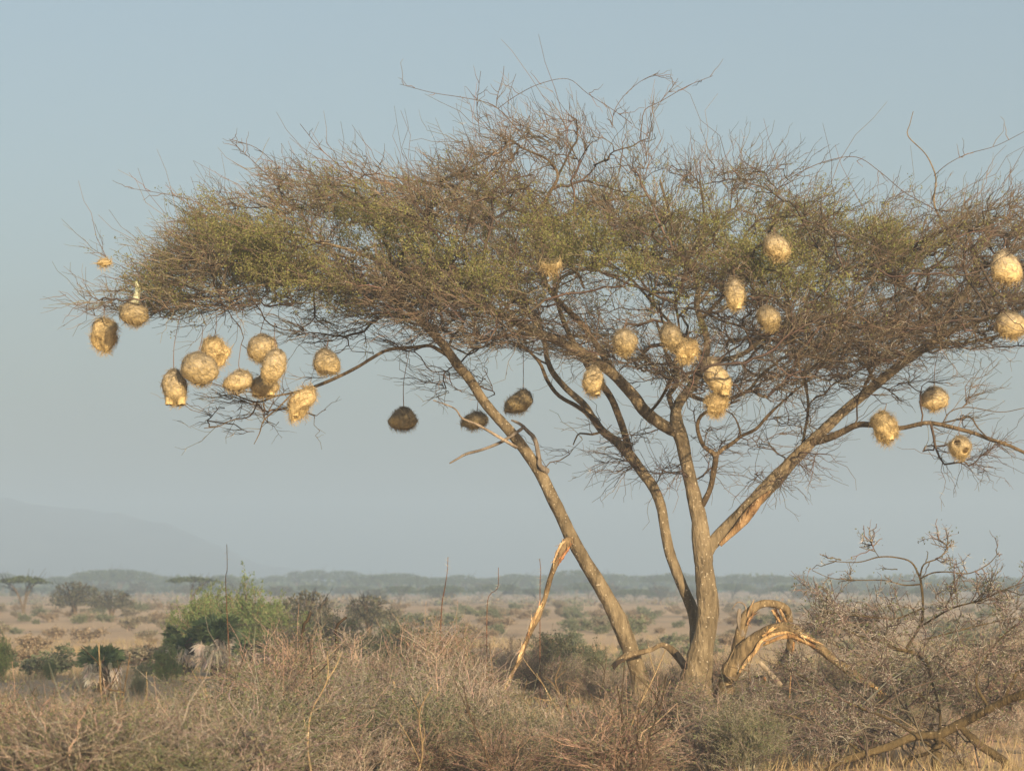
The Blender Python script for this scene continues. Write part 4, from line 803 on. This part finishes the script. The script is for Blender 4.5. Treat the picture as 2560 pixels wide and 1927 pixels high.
# scrub too far to count, one mass
fb = MB(); nf = 900; dd = 165 + 300 * R3.uniform(0, 1, nf) ** .8; px = R3.uniform(-150, 2710, nf); X = wx(px, dd)
for a, b_ in zip(X, dd):
    m_ = 60; sz = R3.uniform(.25, .65); c = np.stack([a + R3.normal(size=m_) * sz * .6, b_ + R3.normal(size=m_) * sz * .6, gz(a, b_) + np.abs(R3.normal(size=m_)) * sz * .35], -1)
    leafquads(fb, c, .13 * sz, tintvar(m_, ((.28, .23, .17), (.22, .22, .14), (.3, .24, .16))[R3.integers(0, 3)], .2, R3), 1.4, R3)
tag(fb.build("far_scrub", M_leaf, smooth=False), "belt of tiny distant scrub on the plain", "scrub", kind="stuff")
def far_tree(sd, h, wid, shape):
    R = np.random.default_rng(sd); mb = MB()
    if shape == 'bush': st = 5
    else: st = 3
    tips = []
    for k in range(st):
        a = R.uniform(0, 6.28); q = np.array([(0, 0, -.1), (math.cos(a) * wid * .06, math.sin(a) * wid * .06, h * .35), (math.cos(a) * wid * .22, math.sin(a) * wid * .2, h * .68), (math.cos(a) * wid * .38, math.sin(a) * wid * .36, h * .86)])
        thick(mb, q, np.array([.035, .025, .016, .008]) * h, sides=6, step=.3, c=(.8, .75, .7), seed=sd + k); tips.append(q[1:])
    tips = np.array([resample(t_, [1, 1, 1], h * .1)[0][:6] for t_ in tips])
    s1 = grow(tips, 60, wid * .26, .9, .25, .7, np.array([0, 0, h * .4]), 5, .2, 1, .3, R=R)
    tubes(mb, s1, np.linspace(.008, .003, 5)[None].repeat(60, 0) * h, 4, (.13, .1, .075))
    l = MB(); nl = 2600; a = R.uniform(0, 6.28, nl); r = np.sqrt(R.uniform(0, 1, nl)) * wid / 2 * (1 + .18 * np.sin(a * 3 + sd) + .12 * np.sin(a * 7))
    if shape == 'flat': z = h * (.84 + .14 * (1 - (2 * r / wid) ** 2) * R.uniform(0.1, 1, nl) + .03 * np.sin(a * 5 + r * 3))
    elif shape == 'dome': z = h * (.5 + .5 * np.sqrt(np.maximum(0, 1 - (2 * r / wid / 1.3) ** 2)) * R.uniform(.35, 1, nl))
    else: z = h * (.25 + .75 * np.sqrt(np.maximum(0, 1 - (2 * r / wid / 1.3) ** 2)) * R.uniform(.2, 1, nl))
    c = np.stack([np.cos(a) * r, np.sin(a) * r, z], -1)
    nz = np.sin(c[:, 0] * 3.1 / h * 3 + sd) * np.sin(c[:, 1] * 2.7 / h * 3) + .5 * np.sin(c[:, 2] * 14 / h); c = c[nz > -.55]
    leafquads(l, c, .035 * h * .55, tintvar(len(c), ((.10, .12, .05) if shape != 'bush' else (.13, .12, .07)), .2, R), 1.4, R)
    return [("trunk", mb, M_bark), ("crown", l, M_leaf)]
fp = {'flat': [proto("umbrella_thorn", far_tree(600 + k, 4.6, 6.2, 'flat')) for k in range(3)],
      'dome': [proto("umbrella_thorn", far_tree(610 + k, 4.6, 7.5, 'dome')) for k in range(4)],
      'bush': [proto("umbrella_thorn", far_tree(620 + k, 3.2, 3.6, 'bush')) for k in range(2)]}
def tree_at(kind, px, d, topy, label, group=None, wide=1., hgt=4.6):
    X = wx(px, d); z0 = float(gz(X, d)); s = (CAMZ + (1458 - topy) / F * d - z0) / hgt; pr = fp[kind][int(px) % len(fp[kind])]
    return place(pr, (X, d, z0 - .1), R3.uniform(0, 6.28), (s * wide, s * wide, s), label, "tree", group)
tree_at('flat', 62, 150, 1434, "flat-topped tree standing alone at the far left edge of the plain", wide=.98)
tree_at('bush', 190, 130, 1446, "bushy spreading tree second from the left on the plain", hgt=3.2, wide=1.15)
tree_at('bush', 282, 135, 1466, "small low tree right of the bushy spreading one", hgt=3.2, wide=1.2)
tree_at('flat', 478, 175, 1436, "flat-topped tree peeping over the green bushes", wide=1.25)
tree_at('bush', 770, 75, 1464, "thin bare-looking small tree right of the rounded green bush", hgt=3.2, wide=.8)
tree_at('bush', 925, 85, 1478, "small hazy brown tree in the middle distance left of centre", hgt=3.2, wide=1.)
for (px, ty, wd) in ((250,1424,1.5),(300,1422,1.6),(345,1428,1.3),(210,1430,1.),(385,1436,1.),(150,1440,1.1),(10,1432,1.1),(30,1444,1.),(430,1440,1.1),(560,1436,1.1),(690,1438,1.2),(745,1428,1.),(790,1424,1.),(860,1426,1.5),(905,1436,1.2),(960,1434,1.2),(1000,1432,1.5),(1045,1440,1.1),(1100,1442,1.1),(1150,1436,1.3),(1200,1444,1.1),(1240,1442,1.1),(1290,1434,1.5),(1335,1438,1.1),(1390,1442,1.2),(1440,1424,1.6),(1480,1430,1.2),(1535,1434,1.5),(1590,1438,1.2),(1640,1436,1.4),(1690,1430,1.2),(1745,1438,1.2),(1800,1440,1.1),(1845,1434,1.2),(1880,1442,1.1),(1925,1436,1.5),(1975,1440,1.1),(2000,1438,1.4),(2060,1444,1.2),(2120,1442,1.3),(2180,1444,1.1),(2240,1440,1.3),(2310,1444,1.2),(2370,1442,1.2),(2440,1444,1.4),(2500,1440,1.3),(2555,1444,1.3)):
    tree_at('dome', px, R3.uniform(400, 520), ty - 2, "blue-grey dome-crowned tree in the hazy treeline on the horizon", "trees of the far treeline", wd * .8)
R4 = np.random.default_rng(77)
for k in range(70):
    tree_at('dome', -60 + 2680 * (k + R4.uniform()) / 70, R4.uniform(560, 760), R4.uniform(1444, 1453), "blue-grey dome-crowned tree in the hazy treeline on the horizon", "trees of the far treeline", 1.)
for k in range(46):
    tree_at('bush' if k % 2 else 'dome', -60 + 2680 * (k + R4.uniform()) / 46, R4.uniform(270, 400), R4.uniform(1452, 1470), "low hazy tree in front of the far treeline", "low trees before the far treeline", 1.5, 3.2 if k % 2 else 4.6)
fw = MB(); nw = 30000; dd = 470 + 260 * R4.uniform(0, 1, nw); X = wx(R4.uniform(-200, 2760, nw), dd)
c = np.stack([X, dd, gz(X, dd) + R4.uniform(0, 1, nw) ** 1.3 * (2.0 + .5 * np.sin(X * .21) + .4 * np.sin(X * .07 + dd))], -1)
leafquads(fw, c, .38, tintvar(nw, (.10, .12, .055), .2, R4), 1.5, R4)
tag(fw.build("far_wood", M_leaf, smooth=False), "dark undergrowth of the far-off wood along the horizon", "wood", kind="stuff")
# ------------------------------------------------------------------ dry grass on the near plain
gb = MB(); ng = 26000; dd = 16 + 70 * R4.uniform(0, 1, ng) ** 1.2; X = wx(R4.uniform(-150, 2710, ng), dd)
keep = (np.sin(X * .9) * np.sin(dd * .5 + X * .3) + R4.normal(size=ng) * .5) > -.1; X, dd = X[keep], dd[keep]; ng = len(X)
b0 = np.stack([X, dd, gz(X, dd)], -1)
for k in range(5):
    o_ = R4.normal(size=(ng, 3)) * .04; o_[:, 2] = 0; hh = R4.uniform(.06, .24, ng); ln = R4.normal(size=(ng, 3)) * .08; ln[:, 2] = hh
    wd = unit(R4.normal(size=(ng, 3)) * np.array([1, 1, 0])) * .004
    p = b0 + o_; gb.add(np.stack([p - wd, p + wd, p + ln], 1), t=np.arange(ng * 3).reshape(-1, 3), c=np.repeat(tintvar(ng, (.42, .32, .17), .2, R4), 3, 0))
tag(gb.build("dry_grass", M_leaf, smooth=False), "sparse dry straw-coloured grass on the sand", "grass", kind="stuff")
# ------------------------------------------------------------------ haze
mb = MB(); x0, x1, y0, y1, z0, z1 = -1600, 1600, -62, 1640, -2.5, 46
v = [(x, y, z) for x in (x0, x1) for y in (y0, y1) for z in (z0, z1)]
mb.add(v, [(0, 1, 3, 2), (4, 6, 7, 5), (0, 4, 5, 1), (2, 3, 7, 6), (0, 2, 6, 4), (1, 5, 7, 3)])
hz = bpy.data.materials.new("haze"); hz.use_nodes = True; t = hz.node_tree; t.nodes.remove(t.nodes["Principled BSDF"])
pv = t.nodes.new("ShaderNodeVolumePrincipled"); pv.inputs["Color"].default_value = (.52, .69, .90, 1); pv.inputs["Density"].default_value = HAZE_DENSITY; pv.inputs["Anisotropy"].default_value = 0.0
t.links.new(pv.outputs[0], t.nodes["Material Output"].inputs["Volume"])
tag(mb.build("haze", hz, smooth=False), "pale dusty haze over the plain", "haze", kind="stuff")
